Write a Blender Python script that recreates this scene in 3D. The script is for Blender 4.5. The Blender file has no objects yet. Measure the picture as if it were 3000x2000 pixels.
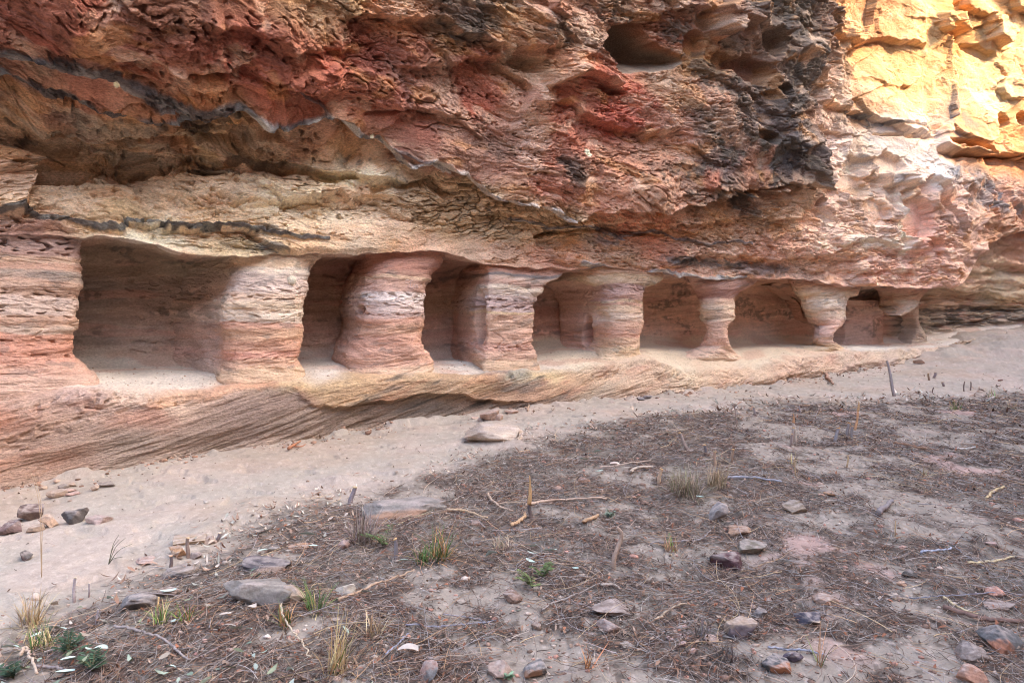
import bpy, math, random
import numpy as np

# ---------------------------------------------------------------- camera, sky, sun
scene = bpy.context.scene
COL = scene.collection
CAM = np.array([0.0, 0.0, 1.6])
FPX, PITCH = 2000.0, math.atan(80 / 2000.0)          # focal length in photo pixels; slight downward tilt
cam_data = bpy.data.cameras.new("camera")
cam_data.sensor_width = 36.0
cam_data.lens = 24.0
cam_data.clip_start = 0.05
cam_data.clip_end = 500.0
cam = bpy.data.objects.new("camera", cam_data)
COL.objects.link(cam)
cam.location = CAM
cam.rotation_euler = (math.pi / 2 - PITCH, 0, 0)
scene.camera = cam

SUN_EL, SUN_AZ = math.radians(37), math.radians(101)    # azimuth from +Y towards +X
world = bpy.data.worlds.new("World")
scene.world = world
world.use_nodes = True
wn = world.node_tree.nodes
sky = wn.new("ShaderNodeTexSky")
sky.sky_type = 'NISHITA'
sky.sun_disc = False
sky.sun_elevation = SUN_EL
sky.sun_rotation = SUN_AZ
sky.air_density = 1.0
sky.dust_density = 4.0
sky.ozone_density = 0.6
bg = wn.get("Background") or wn.new("ShaderNodeBackground")
bg.inputs["Strength"].default_value = 0.14
world.node_tree.links.new(sky.outputs[0], bg.inputs["Color"])
wo = wn.get("World Output") or wn.new("ShaderNodeOutputWorld")
world.node_tree.links.new(bg.outputs[0], wo.inputs["Surface"])

sun_data = bpy.data.lights.new("sun", 'SUN')
sun_data.energy = 2.0
sun_data.angle = math.radians(2.0)
sun_data.color = (0.66, 0.40, 0.225)
sun = bpy.data.objects.new("sun", sun_data)
COL.objects.link(sun)
sun.rotation_euler = (math.pi / 2 - SUN_EL, 0, math.pi - SUN_AZ)
scene.view_settings.view_transform = 'Standard'
scene.view_settings.look = 'None'
scene.view_settings.exposure = 3.15
scene.view_settings.gamma = 1.0
scene.cycles.filter_width = 1.1
scene.cycles.max_bounces = 8
scene.cycles.diffuse_bounces = 6

# ---------------------------------------------------------------- frames of reference
# the cliff runs along D (to the right and away); NRM points out of it, towards the viewer
W0 = np.array([-4.125, 6.6, 0.0])
_d = np.array([1.0, 0.64, 0.0]); DW = _d / np.linalg.norm(_d)
NW = np.array([DW[1], -DW[0], 0.0])
UP = np.array([0, 0, 1.0])

def ray(px, py):
    x = (np.asarray(px, float) - 1500) / FPX; y = (1000 - np.asarray(py, float)) / FPX
    c, s = math.cos(PITCH), math.sin(PITCH)
    return np.stack([x + 0 * y, c + s * y + 0 * x, -s + c * y + 0 * x], -1)

def wall(px, py, off=0.0):
    """sight line met with the plane lying `off` metres in front of the cliff line -> (s, z)"""
    r = ray(px, py); o = np.asarray(off, float)
    t = (o - (CAM - W0) @ NW) / (r @ NW)
    p = CAM + r * t[..., None]
    return (p - W0) @ DW, p[..., 2]

def wpos(s, off, z):
    s = np.asarray(s)[..., None]; off = np.asarray(off)[..., None]; z = np.asarray(z)[..., None]
    return W0 + s * DW + off * NW + z * UP

def to_wall(x, y):
    dx = x - W0[0]; dy = y - W0[1]
    return dx * DW[0] + dy * DW[1], dx * NW[0] + dy * NW[1]

# ---------------------------------------------------------------- noise
_rs = np.random.RandomState(5)
_P = _rs.permutation(1024).astype(np.int32); _P = np.concatenate([_P, _P])
_a = _rs.rand(1024) * 2 * np.pi
_GX = np.cos(_a).astype('f4'); _GY = np.sin(_a).astype('f4')
_R1 = _rs.rand(1024).astype('f4'); _R2 = _rs.rand(1024).astype('f4')

def noise(x, y, seed=0):
    x, y = np.broadcast_arrays(np.asarray(x, 'f4') + np.float32(seed * 17.13), np.asarray(y, 'f4') + np.float32(seed * 5.77))
    sh = x.shape; x = x.ravel(); y = y.ravel(); out = np.empty(x.size, 'f4')
    for i in range(0, x.size, 65536):
        a = x[i:i + 65536]; b = y[i:i + 65536]
        fx0 = np.floor(a); fy0 = np.floor(b)
        xi = fx0.astype('i4') & 1023; yi = fy0.astype('i4') & 1023
        fx = a - fx0; fy = b - fy0
        u = fx * fx * fx * (fx * (fx * 6 - 15) + 10); v = fy * fy * fy * (fy * (fy * 6 - 15) + 10)
        x1 = (xi + 1) & 1023; y1 = (yi + 1) & 1023
        p0 = _P[xi]; p1 = _P[x1]
        h = _P[p0 + yi]; n00 = _GX[h] * fx + _GY[h] * fy
        h = _P[p1 + yi]; n10 = _GX[h] * (fx - 1) + _GY[h] * fy
        h = _P[p0 + y1]; n01 = _GX[h] * fx + _GY[h] * (fy - 1)
        h = _P[p1 + y1]; n11 = _GX[h] * (fx - 1) + _GY[h] * (fy - 1)
        n0 = n00 + u * (n10 - n00); n1 = n01 + u * (n11 - n01)
        out[i:i + 65536] = (n0 + v * (n1 - n0)) * 1.5
    return out.reshape(sh)

def fbm(x, y, o=3, seed=0, gain=0.5, lac=2.07):
    r = 0; a = 1.0; t = 0
    for k in range(o):
        r = r + a * noise(x * lac ** k, y * lac ** k, seed + 3 * k); t += a; a *= gain
    return r / t * 1.25

def sst(a, b, x):
    t = np.clip((x - a) / (b - a), 0, 1); return t * t * (3 - 2 * t)

def terr(n, k, sharp=4.0):
    v = n * k; i = np.floor(v); f = v - i
    return (i + np.clip((f - 0.5) * sharp + 0.5, 0, 1)) / k

def worley(x, y, seed=0):
    """F1, F2-F1, random value of the cell"""
    x = np.asarray(x, 'f4') + seed * 7.7; y = np.asarray(y, 'f4') + seed * 3.1
    xi = np.floor(x).astype('i4'); yi = np.floor(y).astype('i4')
    f1 = np.full(x.shape, 9, 'f4'); f2 = f1.copy(); cid = np.zeros(x.shape, 'i4')
    for dx in (-1, 0, 1):
        for dy in (-1, 0, 1):
            cx = xi + dx; cy = yi + dy
            h = _P[_P[cx & 1023] + (cy & 1023)]
            d = np.hypot(cx + _R1[h] - x, cy + _R2[h] - y)
            n = d < f1
            f2 = np.where(n, f1, np.minimum(f2, d)); cid = np.where(n, h, cid); f1 = np.where(n, d, f1)
    return f1, f2 - f1, _R1[(cid * 7) & 1023]

def facet(x, y, seed=0):
    """flat tilted faces meeting at sharp joints"""
    x = np.asarray(x, 'f4') + seed * 7.7; y = np.asarray(y, 'f4') + seed * 3.1
    xi = np.floor(x).astype('i4'); yi = np.floor(y).astype('i4'); f1 = np.full(x.shape, 9, 'f4'); out = np.zeros(x.shape, 'f4')
    for dx in (-1, 0, 1):
        for dy in (-1, 0, 1):
            cx = xi + dx; cy = yi + dy; h = _P[_P[cx & 1023] + (cy & 1023)]
            ex = x - cx - _R1[h]; ey = y - cy - _R2[h]; d = np.abs(ex) * .8 + np.abs(ey) + .3 * np.hypot(ex, ey); n = d < f1
            f1 = np.where(n, d, f1); out = np.where(n, _GX[h] * ex + 1.3 * _GY[h] * ey + .8 * (_R1[(h * 5 + 3) & 1023] - .5), out)
    return out

def pl_dist(s, z, pts):
    """distance to a polyline, signed side (+ above, for lines drawn left to right), position along it 0..1"""
    pts = np.asarray(pts, 'f4'); best = np.full(s.shape, 1e9, 'f4'); side = np.zeros(s.shape, 'f4'); pos = np.zeros(s.shape, 'f4')
    n = len(pts) - 1
    for i in range(n):
        ax, ay = pts[i]; bx, by = pts[i + 1]
        ux, uy = bx - ax, by - ay; L = ux * ux + uy * uy + 1e-12
        t = np.clip(((s - ax) * ux + (z - ay) * uy) / L, 0, 1)
        ex = s - ax - t * ux; ey = z - ay - t * uy
        d = np.hypot(ex, ey); m = d < best
        best = np.where(m, d, best); side = np.where(m, ux * ey - uy * ex, side); pos = np.where(m, (i + t) / n, pos)
    return best, np.sign(side), pos

def srgb(c):
    c = np.asarray(c, float) / 255.0
    return np.where(c <= 0.04045, c / 12.92, ((c + 0.055) / 1.055) ** 2.4)

def lerp(a, b, t):
    return a + (b - a) * t

def desat(c, k):
    L = c @ np.array([.3, .5, .2], 'f4'); return L[..., None] + (c - L[..., None]) * k

def mixc(col, c, m):
    col += (np.asarray(c, 'f4') - col) * np.asarray(m, 'f4')[..., None]

# ---------------------------------------------------------------- objects
def link(ob, parent=None):
    COL.objects.link(ob)
    if parent is not None: ob.parent = parent
    return ob

def tag(o, label=None, cat=None, group=None, kind=None):
    for k, v in (("label", label), ("category", cat), ("group", group), ("kind", kind)):
        if v: o[k] = v
    return o

def empty(name, loc=(0, 0, 0)):
    o = bpy.data.objects.new(name, None); o.location = loc; o.empty_display_size = 0.1
    return link(o)

def mesh_obj(name, V, F, mat, col=None, parent=None, smooth=True, loc=None):
    """V (n,3); F list of (m,k) index arrays, k 3 or 4; col (n,3) surface colour"""
    me = bpy.data.meshes.new(name)
    V = np.ascontiguousarray(V, 'f4').reshape(-1, 3)
    if not isinstance(F, (list, tuple)): F = [F]
    F = [np.asarray(f, 'i4') for f in F if len(f)]
    loops = np.concatenate([f.ravel() for f in F]); sizes = np.concatenate([np.full(len(f), f.shape[1], 'i4') for f in F])
    me.vertices.add(len(V)); me.vertices.foreach_set("co", V.ravel())
    me.loops.add(len(loops)); me.loops.foreach_set("vertex_index", loops)
    me.polygons.add(len(sizes))
    st = np.zeros(len(sizes), 'i4'); st[1:] = np.cumsum(sizes)[:-1]
    me.polygons.foreach_set("loop_start", st)
    if smooth: me.polygons.foreach_set("use_smooth", np.ones(len(sizes), bool))
    if col is not None:
        a = me.color_attributes.new("Col", 'FLOAT_COLOR', 'POINT')
        c = np.ones((len(V), 4), 'f4'); c[:, :3] = np.clip(np.asarray(col).reshape(-1, 3), 0.004, 0.95)
        a.data.foreach_set("color", c.ravel())
    me.update(calc_edges=True)
    me.materials.append(mat)
    ob = bpy.data.objects.new(name, me)
    if loc is not None: ob.location = loc
    return link(ob, parent)

def grid_faces(R, C, wrap=False):
    i = np.arange(R * C, dtype='i4').reshape(R, C)
    if wrap: i = np.concatenate([i, i[:, :1]], 1)
    return np.stack([i[:-1, :-1], i[:-1, 1:], i[1:, 1:], i[1:, :-1]], -1).reshape(-1, 4)

def grid_normals(P, wrap=False):
    if wrap:
        a = np.roll(P, -1, 1) - np.roll(P, 1, 1)
    else:
        a = np.gradient(P, axis=1)
    b = np.gradient(P, axis=0)
    n = np.cross(a, b); n /= np.linalg.norm(n, axis=-1, keepdims=True) + 1e-9
    return n

# ---------------------------------------------------------------- materials
def new_mat(name, rough=0.9, grain=0.18, gscale=55.0, bump=0.35, bscale=70.0, bdist=0.01, stretch=1.0, spec=0.12):
    m = bpy.data.materials.new(name); m.use_nodes = True
    nt = m.node_tree; N = nt.nodes; L = nt.links
    b = N["Principled BSDF"]; b.inputs["Roughness"].default_value = rough
    b.inputs["Specular IOR Level"].default_value = spec
    at = N.new("ShaderNodeVertexColor"); at.layer_name = "Col"
    tc = N.new("ShaderNodeTexCoord"); mp = N.new("ShaderNodeMapping")
    mp.inputs["Scale"].default_value = (1, 1, stretch)
    L.new(tc.outputs["Object"], mp.inputs["Vector"])
    n1 = N.new("ShaderNodeTexNoise"); n1.inputs["Scale"].default_value = gscale
    n1.inputs["Detail"].default_value = 4; n1.inputs["Roughness"].default_value = 0.7
    L.new(mp.outputs[0], n1.inputs["Vector"])
    mr = N.new("ShaderNodeMapRange"); mr.inputs["From Min"].default_value = 0.3; mr.inputs["From Max"].default_value = 0.7
    mr.inputs["To Min"].default_value = 1 - grain; mr.inputs["To Max"].default_value = 1 + grain
    L.new(n1.outputs["Fac"], mr.inputs["Value"])
    vm = N.new("ShaderNodeVectorMath"); vm.operation = 'SCALE'
    L.new(at.outputs["Color"], vm.inputs[0]); L.new(mr.outputs[0], vm.inputs["Scale"])
    L.new(vm.outputs[0], b.inputs["Base Color"])
    if bump:
        n2 = N.new("ShaderNodeTexNoise"); n2.inputs["Scale"].default_value = bscale
        n2.inputs["Detail"].default_value = 5; n2.inputs["Roughness"].default_value = 0.65
        L.new(mp.outputs[0], n2.inputs["Vector"])
        bp = N.new("ShaderNodeBump"); bp.inputs["Strength"].default_value = bump; bp.inputs["Distance"].default_value = bdist
        L.new(n2.outputs["Fac"], bp.inputs["Height"]); L.new(bp.outputs[0], b.inputs["Normal"])
    return m

M_ROCK = new_mat("sandstone", grain=0.36, gscale=34, bump=0.8, bscale=34, bdist=0.03, stretch=2.4)
M_CARVED = new_mat("carved_sandstone", grain=0.24, gscale=36, bump=0.8, bscale=38, bdist=0.022, stretch=2.4)
M_SAND = new_mat("sandy_soil", grain=0.17, gscale=90, bump=0.5, bscale=60, bdist=0.012)
M_STONE = new_mat("loose_stone", grain=0.22, gscale=60, bump=0.5, bscale=50, bdist=0.012)
M_WOOD = new_mat("dry_wood", grain=0.2, gscale=70, bump=0.4, bscale=60, bdist=0.004, rough=0.85)
M_LITTER = new_mat("dry_plant", grain=0.15, gscale=60, bump=0, rough=0.8)
M_LEAF = new_mat("leaf", grain=0.12, gscale=60, bump=0, rough=0.6)

def proj(P):
    r = P - CAM; c, q = math.cos(PITCH), math.sin(PITCH); f = r[..., 1] * c - r[..., 2] * q; u = r[..., 1] * q + r[..., 2] * c
    return 1500 + FPX * r[..., 0] / f, 1000 - FPX * u / f
# ================================================================ the cliff
# surveyed points: photo sight lines and how far the rock stands in front of the cliff line there
OFFP = []
def _o(px, *yo):
    for y, o in yo: OFFP.append((px, y, o))
_o(-300, (700, 0), (600, -.05), (540, -.1), (470, -.2), (380, .1), (250, .5), (0, 1.0), (-300, 1.15))
_o(40, (690, .05), (600, 0), (520, -.03), (450, -.1), (400, -.15), (330, .2), (220, .55), (100, .8), (0, 1.0), (-300, 1.15))
_o(150, (690, 0), (640, -.05), (560, -.2), (525, -.33), (500, -.55), (450, -.5), (380, -.15), (300, .2), (200, .5), (100, .75), (0, 1.0))
_o(400, (700, .05), (650, -.05), (580, -.2), (530, -.33), (500, -.48), (440, -.32), (370, -.03), (300, .3), (230, .55), (100, .8), (0, 1.0), (-300, 1.15))
_o(700, (740, 0), (640, -.05), (560, -.2), (500, -.33), (470, -.42), (400, -.08), (330, .3), (250, .5), (100, .8), (0, .95), (-300, 1.1))
_o(1000, (740, 0), (680, -.03), (600, -.1), (540, -.15), (490, -.2), (430, .0), (400, .2), (330, .4), (200, .6), (0, .9), (-300, 1.0))
_o(1300, (750, 0), (700, -.03), (640, -.1), (590, -.12), (540, 0.05), (500, .25), (400, .4), (200, .6), (0, .85), (-300, 1.0))
_o(1600, (790, 0), (740, .03), (690, -.05), (640, 0), (600, .25), (500, .45), (300, .6), (100, .75), (0, .85), (-300, 1.2))
_o(1900, (800, 0), (740, .1), (660, .12), (610, .25), (560, .5), (480, .6), (300, .6), (100, .7), (0, .85), (-300, 1.2))
_o(2150, (815, 0), (760, .15), (680, .2), (600, .25), (550, .4), (500, .75), (400, .85), (250, .8), (100, .9), (0, .95), (-300, 1.1))
_o(2350, (830, .05), (750, .2), (650, .2), (570, .2), (520, .6), (420, .8), (300, .7), (150, .7), (0, .8), (-300, 1.1))
_o(2450, (840, .1), (750, .25), (600, .22), (480, .32), (380, .32), (300, .28), (150, .2), (0, .25), (-300, .6))
_o(2650, (845, .2), (750, .35), (600, .3), (450, .2), (340, .05), (200, -.1), (0, 0), (-300, .3))
_o(2780, (830, .35), (700, .45), (600, .45), (480, .25), (420, 0), (300, -.1), (100, 0), (-300, .3))
_o(2900, (720, .3), (640, .3), (500, .1), (470, -.1), (430, .1), (250, .1), (0, .2), (-300, .5))
_o(3100, (670, .3), (500, .1), (450, .2), (200, .3), (0, .4), (-300, .7))
_o(3350, (640, .3), (450, .2), (200, .3), (0, .4), (-300, .7))
OFFP = np.array(OFFP, float)
_cs, _cz = wall(OFFP[:, 0], OFFP[:, 1], OFFP[:, 2])
def _tps_fit(s, z, v, lam=1e-3):
    n = len(s); K = np.hypot(s[:, None] - s, z[:, None] - z)
    A = np.zeros((n + 1, n + 1)); A[:n, :n] = -K; A[:n, :n] -= lam * np.eye(n); A[:n, n] = 1; A[n, :n] = 1
    return np.linalg.solve(A, np.concatenate([v, [0]]))
_cw = _tps_fit(_cs, _cz, OFFP[:, 2])
def F_off(s, z):
    s, z = np.broadcast_arrays(np.asarray(s, 'f4'), np.asarray(z, 'f4')); sh = s.shape; s = s.ravel(); z = z.ravel()
    out = np.full(s.size, _cw[-1], 'f4')
    for i in range(len(_cs)):
        out -= np.float32(_cw[i]) * np.sqrt((s - np.float32(_cs[i])) ** 2 + (z - np.float32(_cz[i])) ** 2 + 0.004)
    return out.reshape(sh)
def face_pt(px, py):
    """sight line met with the upper cliff face -> (s, z)"""
    px = np.asarray(px, float); py = np.asarray(py, float); off = np.full(px.shape, 0.2)
    for _ in range(12):
        s, z = wall(px, py, off); off = 0.5 * off + 0.5 * F_off(s, z)
    return s, z
def fl(pts):                                              # polyline on the face
    p = np.array(pts, float); s, z = face_pt(p[:, 0], p[:, 1]); return np.stack([s, z], 1)

def curve_s(pts, off=0.0):
    """surveyed line -> function z(s)"""
    p = np.array(pts, float); s, z = wall(p[:, 0], p[:, 1], off if np.isscalar(off) else np.array(off))
    i = np.argsort(s); s = s[i]; z = z[i]
    def f(q, sm=0.12):
        r = 0
        for k in (-1, -.5, 0, .5, 1): r = r + np.interp(q + k * sm, s, z)
        return r / 5
    return f
lip_z = curve_s([(-500, 690), (0, 690), (240, 695), (320, 690), (430, 705), (520, 733), (640, 745), (760, 745), (900, 738), (1000, 745),
                 (1190, 735), (1300, 738), (1400, 768), (1520, 778), (1650, 792), (1720, 786), (1800, 780), (1900, 795), (2000, 808),
                 (2120, 820), (2250, 812), (2350, 818), (2480, 838), (2600, 842), (2755, 846), (2785, 830), (2815, 770), (2850, 722),
                 (2950, 685), (3050, 660), (3300, 640)], 0.05)
base_z = curve_s([(-600, 1500), (-200, 1470), (0, 1445), (250, 1388), (500, 1350), (700, 1318), (850, 1298), (1100, 1266), (1300, 1235), (1400, 1215), (1600, 1188),
                  (1800, 1166), (2000, 1150), (2200, 1130), (2400, 1105), (2500, 1085), (2650, 1062), (2750, 1040), (2850, 1010), (2950, 990), (3100, 965), (3300, 955)], 0.3)
edge_z = curve_s([(-300, 1150), (0, 1150), (250, 1130), (420, 1152), (650, 1140), (800, 1115), (900, 1120), (1000, 1102), (1200, 1088), (1350, 1092), (1600, 1078), (1800, 1062), (1900, 1045),
                  (2000, 1085), (2200, 1070), (2330, 1045), (2480, 1025), (2700, 1018), (2850, 1000), (3000, 985), (3300, 960)], 0.02)
floor_z = curve_s([(-300, 1078), (240, 1078), (600, 1076), (900, 1062), (1000, 1045), (1280, 1052), (1400, 1052), (1580, 1020), (1800, 1006), (2050, 1012),
                   (2350, 1005), (2560, 1008), (2700, 995), (3000, 985), (3300, 975)], -1.1)
def back_d(s):
    return np.interp(s, [-3, 0, 2, 4, 6, 9, 12, 14, 16, 18, 22, 28], [1.2, 1.4, 1.5, 1.4, 1.3, 1.3, 1.35, 1.25, .95, .75, .7, .7])
def base_off(s):
    return np.interp(s, [-4, -.6, 1.6, 2.6, 4.6, 5.4, 7, 10, 14, 16, 18, 24], [.2, .2, .28, .12, .12, .26, .32, .35, .35, .2, -.1, -.3])

# columns: finer where the wall is near or in the middle of the view
pxs = np.concatenate([np.linspace(-1500, -60, 160, endpoint=False), np.linspace(-60, 3060, 1640), np.linspace(3062, 3300, 50)])
sc_ = wall(pxs, np.full(pxs.shape, 900.0), 0.0)[0].astype('f4')
C_ = len(sc_)
lz = lip_z(sc_); bz = base_z(sc_); ez = edge_z(sc_); fz = np.maximum(floor_z(sc_, .4), ez - .03); Dk = back_d(sc_); bo = base_off(sc_)
lo = F_off(sc_, lz)
ez = np.maximum(ez, bz + .03); fz = np.maximum(fz, bz + .04)
cz = np.minimum(lz + .02, np.interp(sc_, [12, 15, 17, 19, 24], [9, 9, 2.35, 2.2, 2.2]))
eo = np.interp(sc_, [-4, 0, 2, 6, 10, 14, 17, 24], [.1, .1, .1, .12, .15, .1, 0, -.2])
ph = ez - bz
knots = [(bo + .05, bz - .5), (bo, bz - .02), (bo - .02 + .02 * ph, bz + .35 * ph), (eo + .05, ez - .14 * ph - .01), (eo - .02, ez - .006), (-.45 + 0 * eo, lerp(ez, fz, .75)), (-Dk + .14, fz),
         (-Dk, fz + .10), (-Dk + .0, lerp(fz, cz, .55)), (-Dk + .03, cz - .2), (-Dk + .22, cz - .03), (lo - .45, lerp(cz, lz, .6) + .03), (lo - .10, lz + .005), (lo, lz)]
nrow = [6, 50, 54, 12, 34, 26, 10, 70, 56, 12, 30, 20, 6]
ko = np.stack([np.broadcast_to(k[0], C_) for k in knots]); kz = np.stack([np.broadcast_to(k[1], C_) for k in knots])
tt = np.concatenate([i + np.arange(n) / n for i, n in enumerate(nrow)] + [[len(nrow)]])
ii = np.minimum(tt.astype(int), len(nrow) - 1); ff = (tt - ii)[:, None]
lowo = ko[ii] * (1 - ff) + ko[ii + 1] * ff; lowz = kz[ii] * (1 - ff) + kz[ii + 1] * ff
def smooth_rows(a, n=8):
    for _ in range(n):
        b = a.copy(); b[1:-1] = (a[:-2] + 2 * a[1:-1] + a[2:]) / 4; b[-5:] = a[-5:]; a = b
    return a
lowo = smooth_rows(lowo); lowz = smooth_rows(lowz)
RL = len(tt)
ROW_PLINTH = int(np.sum(nrow[:4])); ROW_FLOOR = int(np.sum(nrow[:7]))
# upper face: rows up to just past the frame, then coarse rows to the brow and the top
ztop = curve_s([(-500, -330), (0, -330), (1500, -300), (2400, -300), (3000, -250), (3300, -250)], 1.0)(sc_)
ztop = np.maximum(ztop, lz + 2.5)
RE = 620
te = np.linspace(0, 1, RE + 1)[1:, None] ** 1.06
ez_ = lz + (ztop - lz) * te
up_o = F_off(np.broadcast_to(sc_, ez_.shape), ez_)
brow = np.linspace(0, 1, 22)[1:, None]
bz_ = ztop + brow * (np.maximum(13.5, ztop + 3.5) - ztop); bo_ = up_o[-1] + (.15 * np.sin(brow * 3.1) - 2.2 * brow ** 1.5) * np.ones(C_)
cap = np.linspace(0, 1, 8)[1:, None]
cz_ = bz_[-1] + .8 * np.sqrt(cap); co_ = bo_[-1] - 14 * cap
OFF = np.concatenate([lowo, up_o, bo_, co_]).astype('f4'); ZZ = np.concatenate([lowz, ez_, bz_, cz_]).astype('f4')
SS = np.broadcast_to(sc_, ZZ.shape).astype('f4')
RT = len(ZZ)
arc = np.cumsum(np.hypot(np.diff(lowo, axis=0), np.diff(lowz, axis=0)), axis=0); arc = np.concatenate([np.zeros((1, C_)), arc])
WW = ZZ.copy(); WW[:RL] = lz - (arc[-1] - arc)            # distance along the profile: noise never stretches
BASE = wpos(SS, OFF, ZZ).astype('f4')
NRMS = grid_normals(BASE).astype('f4')

U0 = RL                                                   # first row of the upper face
s_, z_ = SS[U0:], ZZ[U0:]
LF = np.zeros(ZZ.shape, 'f4')
DISP = np.zeros(ZZ.shape, 'f4')
# ---- relief of the upper face
def ell(cx, cy, rx, ry, fe=.35, s=None, z=None, warp=.15, seed=0):
    """soft patch on the face, centre and radii given by sight lines"""
    s = s_ if s is None else s; z = z_ if z is None else z
    a = fl([(cx, cy), (cx + rx, cy), (cx - rx, cy), (cx, cy - ry), (cx, cy + ry)])
    hx = (a[1, 0] - a[2, 0]) / 2; hz = (a[3, 1] - a[4, 1]) / 2
    m = np.zeros(s.shape, 'f4')
    k = (np.abs(s - a[0, 0]) < 1.7 * hx) & (np.abs(z - a[0, 1]) < 1.7 * hz)
    if not k.any(): return m
    ss, zz = s[k], z[k]; mn = min(hx, hz)
    r = np.hypot((ss - a[0, 0]) / hx, (zz - a[0, 1]) / hz) + warp * 2 * fbm(ss / mn * .8, zz / mn * .8, 3, seed + cx % 13)
    m[k] = 1 - sst(1 - fe, 1 + fe, r); return m
wr = fbm(s_ * .4, z_ * .6, 2, 11)
dip = np.interp(sc_, [-4, 2, 5, 9, 14, 20], [.55, .0, -.40, -.55, -.6, -.6]).astype('f4')   # beds fall to the right on the near side
bed = z_ - dip[None, :] * .6 + .22 * wr + .035 * fbm(s_ * 3.1, z_ * 3.1, 3, 12)
right = sst(7.4, 9.2, s_ + .5 * fbm(s_ * .6, z_ * .6, 2, 4)) * sst(3.2, 3.9, z_)          # weathered, hollowed part
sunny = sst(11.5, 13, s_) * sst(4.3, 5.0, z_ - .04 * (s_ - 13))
smoothm = np.clip(ell(1180, 700, 330, 55) + ell(1350, 480, 250, 90) * .6 + ell(2650, 520, 120, 60) * .3 + ell(270, 225, 150, 40) + .5 * ell(1050, 360, 200, 70) + .8 * sunny, 0, 1)
rough = sst(.12, .34, fbm(s_ * .7, bed * 1.4, 3, 51)) * (1 - smoothm)
for a in ((560, 100, 330, 70), (880, 120, 150, 60), (1330, 130, 140, 60), (1330, 230, 200, 60), (1900, 330, 160, 50), (2100, 700, 330, 90), (1650, 480, 160, 60), (2060, 330, 140, 90), (60, 680, 150, 40), (500, 490, 220, 24), (780, 440, 170, 34)):
    rough = np.maximum(rough, ell(*a))
wm = .22 + .78 * rough
pn = fbm(s_ * 1.0, z_ * 1.5, 5, 21, gain=.55)
d = .09 * fbm(s_ * .5, z_ * .7, 3, 2)
lay = terr(fbm(s_ * .42, bed * 2.1, 4, 31), 4, 10)
lay2 = terr(fbm(s_ * 1.3, bed * 4.2, 5, 35, gain=.55), 5, 10)
lay3 = terr(fbm(s_ * 3.5, bed * 10, 4, 37, gain=.6), 3, 9)
lw = (1 - .75 * right) * (1 - .6 * smoothm) * (1 - .7 * sunny)
d += lw * (.07 * lay + .07 * lay2 + wm * (.024 * lay3 + .009 * fbm(s_ * 9, bed * 16, 3, 38)))
d += .05 * terr(pn, 6, 9) * (1 - .6 * smoothm)
fw = .22 * fbm(s_ * 1.8, z_ * 1.8, 4, 23)
d += (1 - .8 * smoothm) * (1 - .8 * sunny) * (.085 * facet(s_ * .75 + fw, bed * 2.0 + fw, 5) + .035 * facet(s_ * 2.1 + fw, bed * 5.2 - fw, 6) * (1 - .5 * rough))
# crevices that open along the beds
def crev(fx, fz_, seed, wd, amp, mk):
    n_ = noise(s_ * fx, bed * fz_, seed) + .25 * noise(s_ * fx * 4, bed * fz_ * 3, seed + 1)
    return amp * np.clip(1 - np.abs(n_) / wd, 0, 1) ** .7 * sst(-.05, .3, noise(s_ * fx * .7, bed * fz_ * .45, seed + 2) + mk)
d -= (1 - .8 * right) * (1 - .85 * smoothm) * (crev(1.2, 5, 301, .045, .075, -.15) + wm * crev(4.0, 14, 304, .09, .045, -.15))
rg = np.abs(fbm(s_ * .8 + .2 * wr, z_ * .95, 5, 41, gain=.42))
d += right * (1 - .95 * sunny) * (.34 * (.30 - rg) + .09 * terr(fbm(s_ * 1.5, z_ * 1.9, 4, 43), 5, 6) + .03 * fbm(s_ * 6, z_ * 7, 3, 44))
d += sunny * (.11 * facet(s_ * .30 + fw * .3, z_ * .6 + fw * .3, 7) + .035 * facet(s_ * .7 + fw * .7, (z_ - .2 * s_) * 1.7 + fw * .7, 8) + .030 * fbm(s_ * .9, z_ * 2.2, 5, 46, gain=.55) + .03 * terr(fbm(s_ * .6 + 5, z_ * 1.3, 5, 47, gain=.5), 4, 9) - crev(1.2, 3.2, 311, .035, .05, -.1))
rn = fbm(s_ * 6, bed * 15, 3, 53); rn2 = noise(s_ * 15, bed * 34, 54)
d += rough * (.034 * terr(rn, 3, 7) + .013 * fbm(s_ * 12, bed * 24, 2, 59)) - rough * .014 * np.abs(rn2)
pit = noise(s_ * 15, bed * 36, 55); pitm = np.maximum(rough, .55 * (1 - smoothm)) * sst(.34, .44, pit) * sst(-.1, .25, noise(s_ * 3, bed * 8, 60))
d -= .085 * pitm
# rows of small holes along the pale lintel
pale = ell(620, 600, 620, 75, .5)
holes = sst(.36, .5, noise(s_ * 11, (z_ + .06 * wr) * 30, 57)) * pale * sst(-.1, .15, noise(s_ * .9, bed * 6, 58))
d -= .085 * holes
# broken slabs set in the hollow under the overhang
cong = np.maximum(ell(1500, 640, 300, 62, .3), ell(1330, 570, 150, 45, .3)) * (1 - .0)
k = cong > .01
f1, f21, cv = worley(s_[k] * 4.6 + .9 * fbm(s_[k] * 3, z_[k] * 6, 3, 61), (z_[k] - .10 * s_[k]) * 15.0 + 1.0 * fbm(s_[k] * 3, z_[k] * 6, 3, 62), 3)
cd = np.zeros(s_.shape, 'f4'); cvv = np.zeros(s_.shape, 'f4'); cd[k] = sst(.0, .22, f21) * (.3 + .7 * cv); cvv[k] = cv
d += cong * (.085 * cd - .04)
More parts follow.
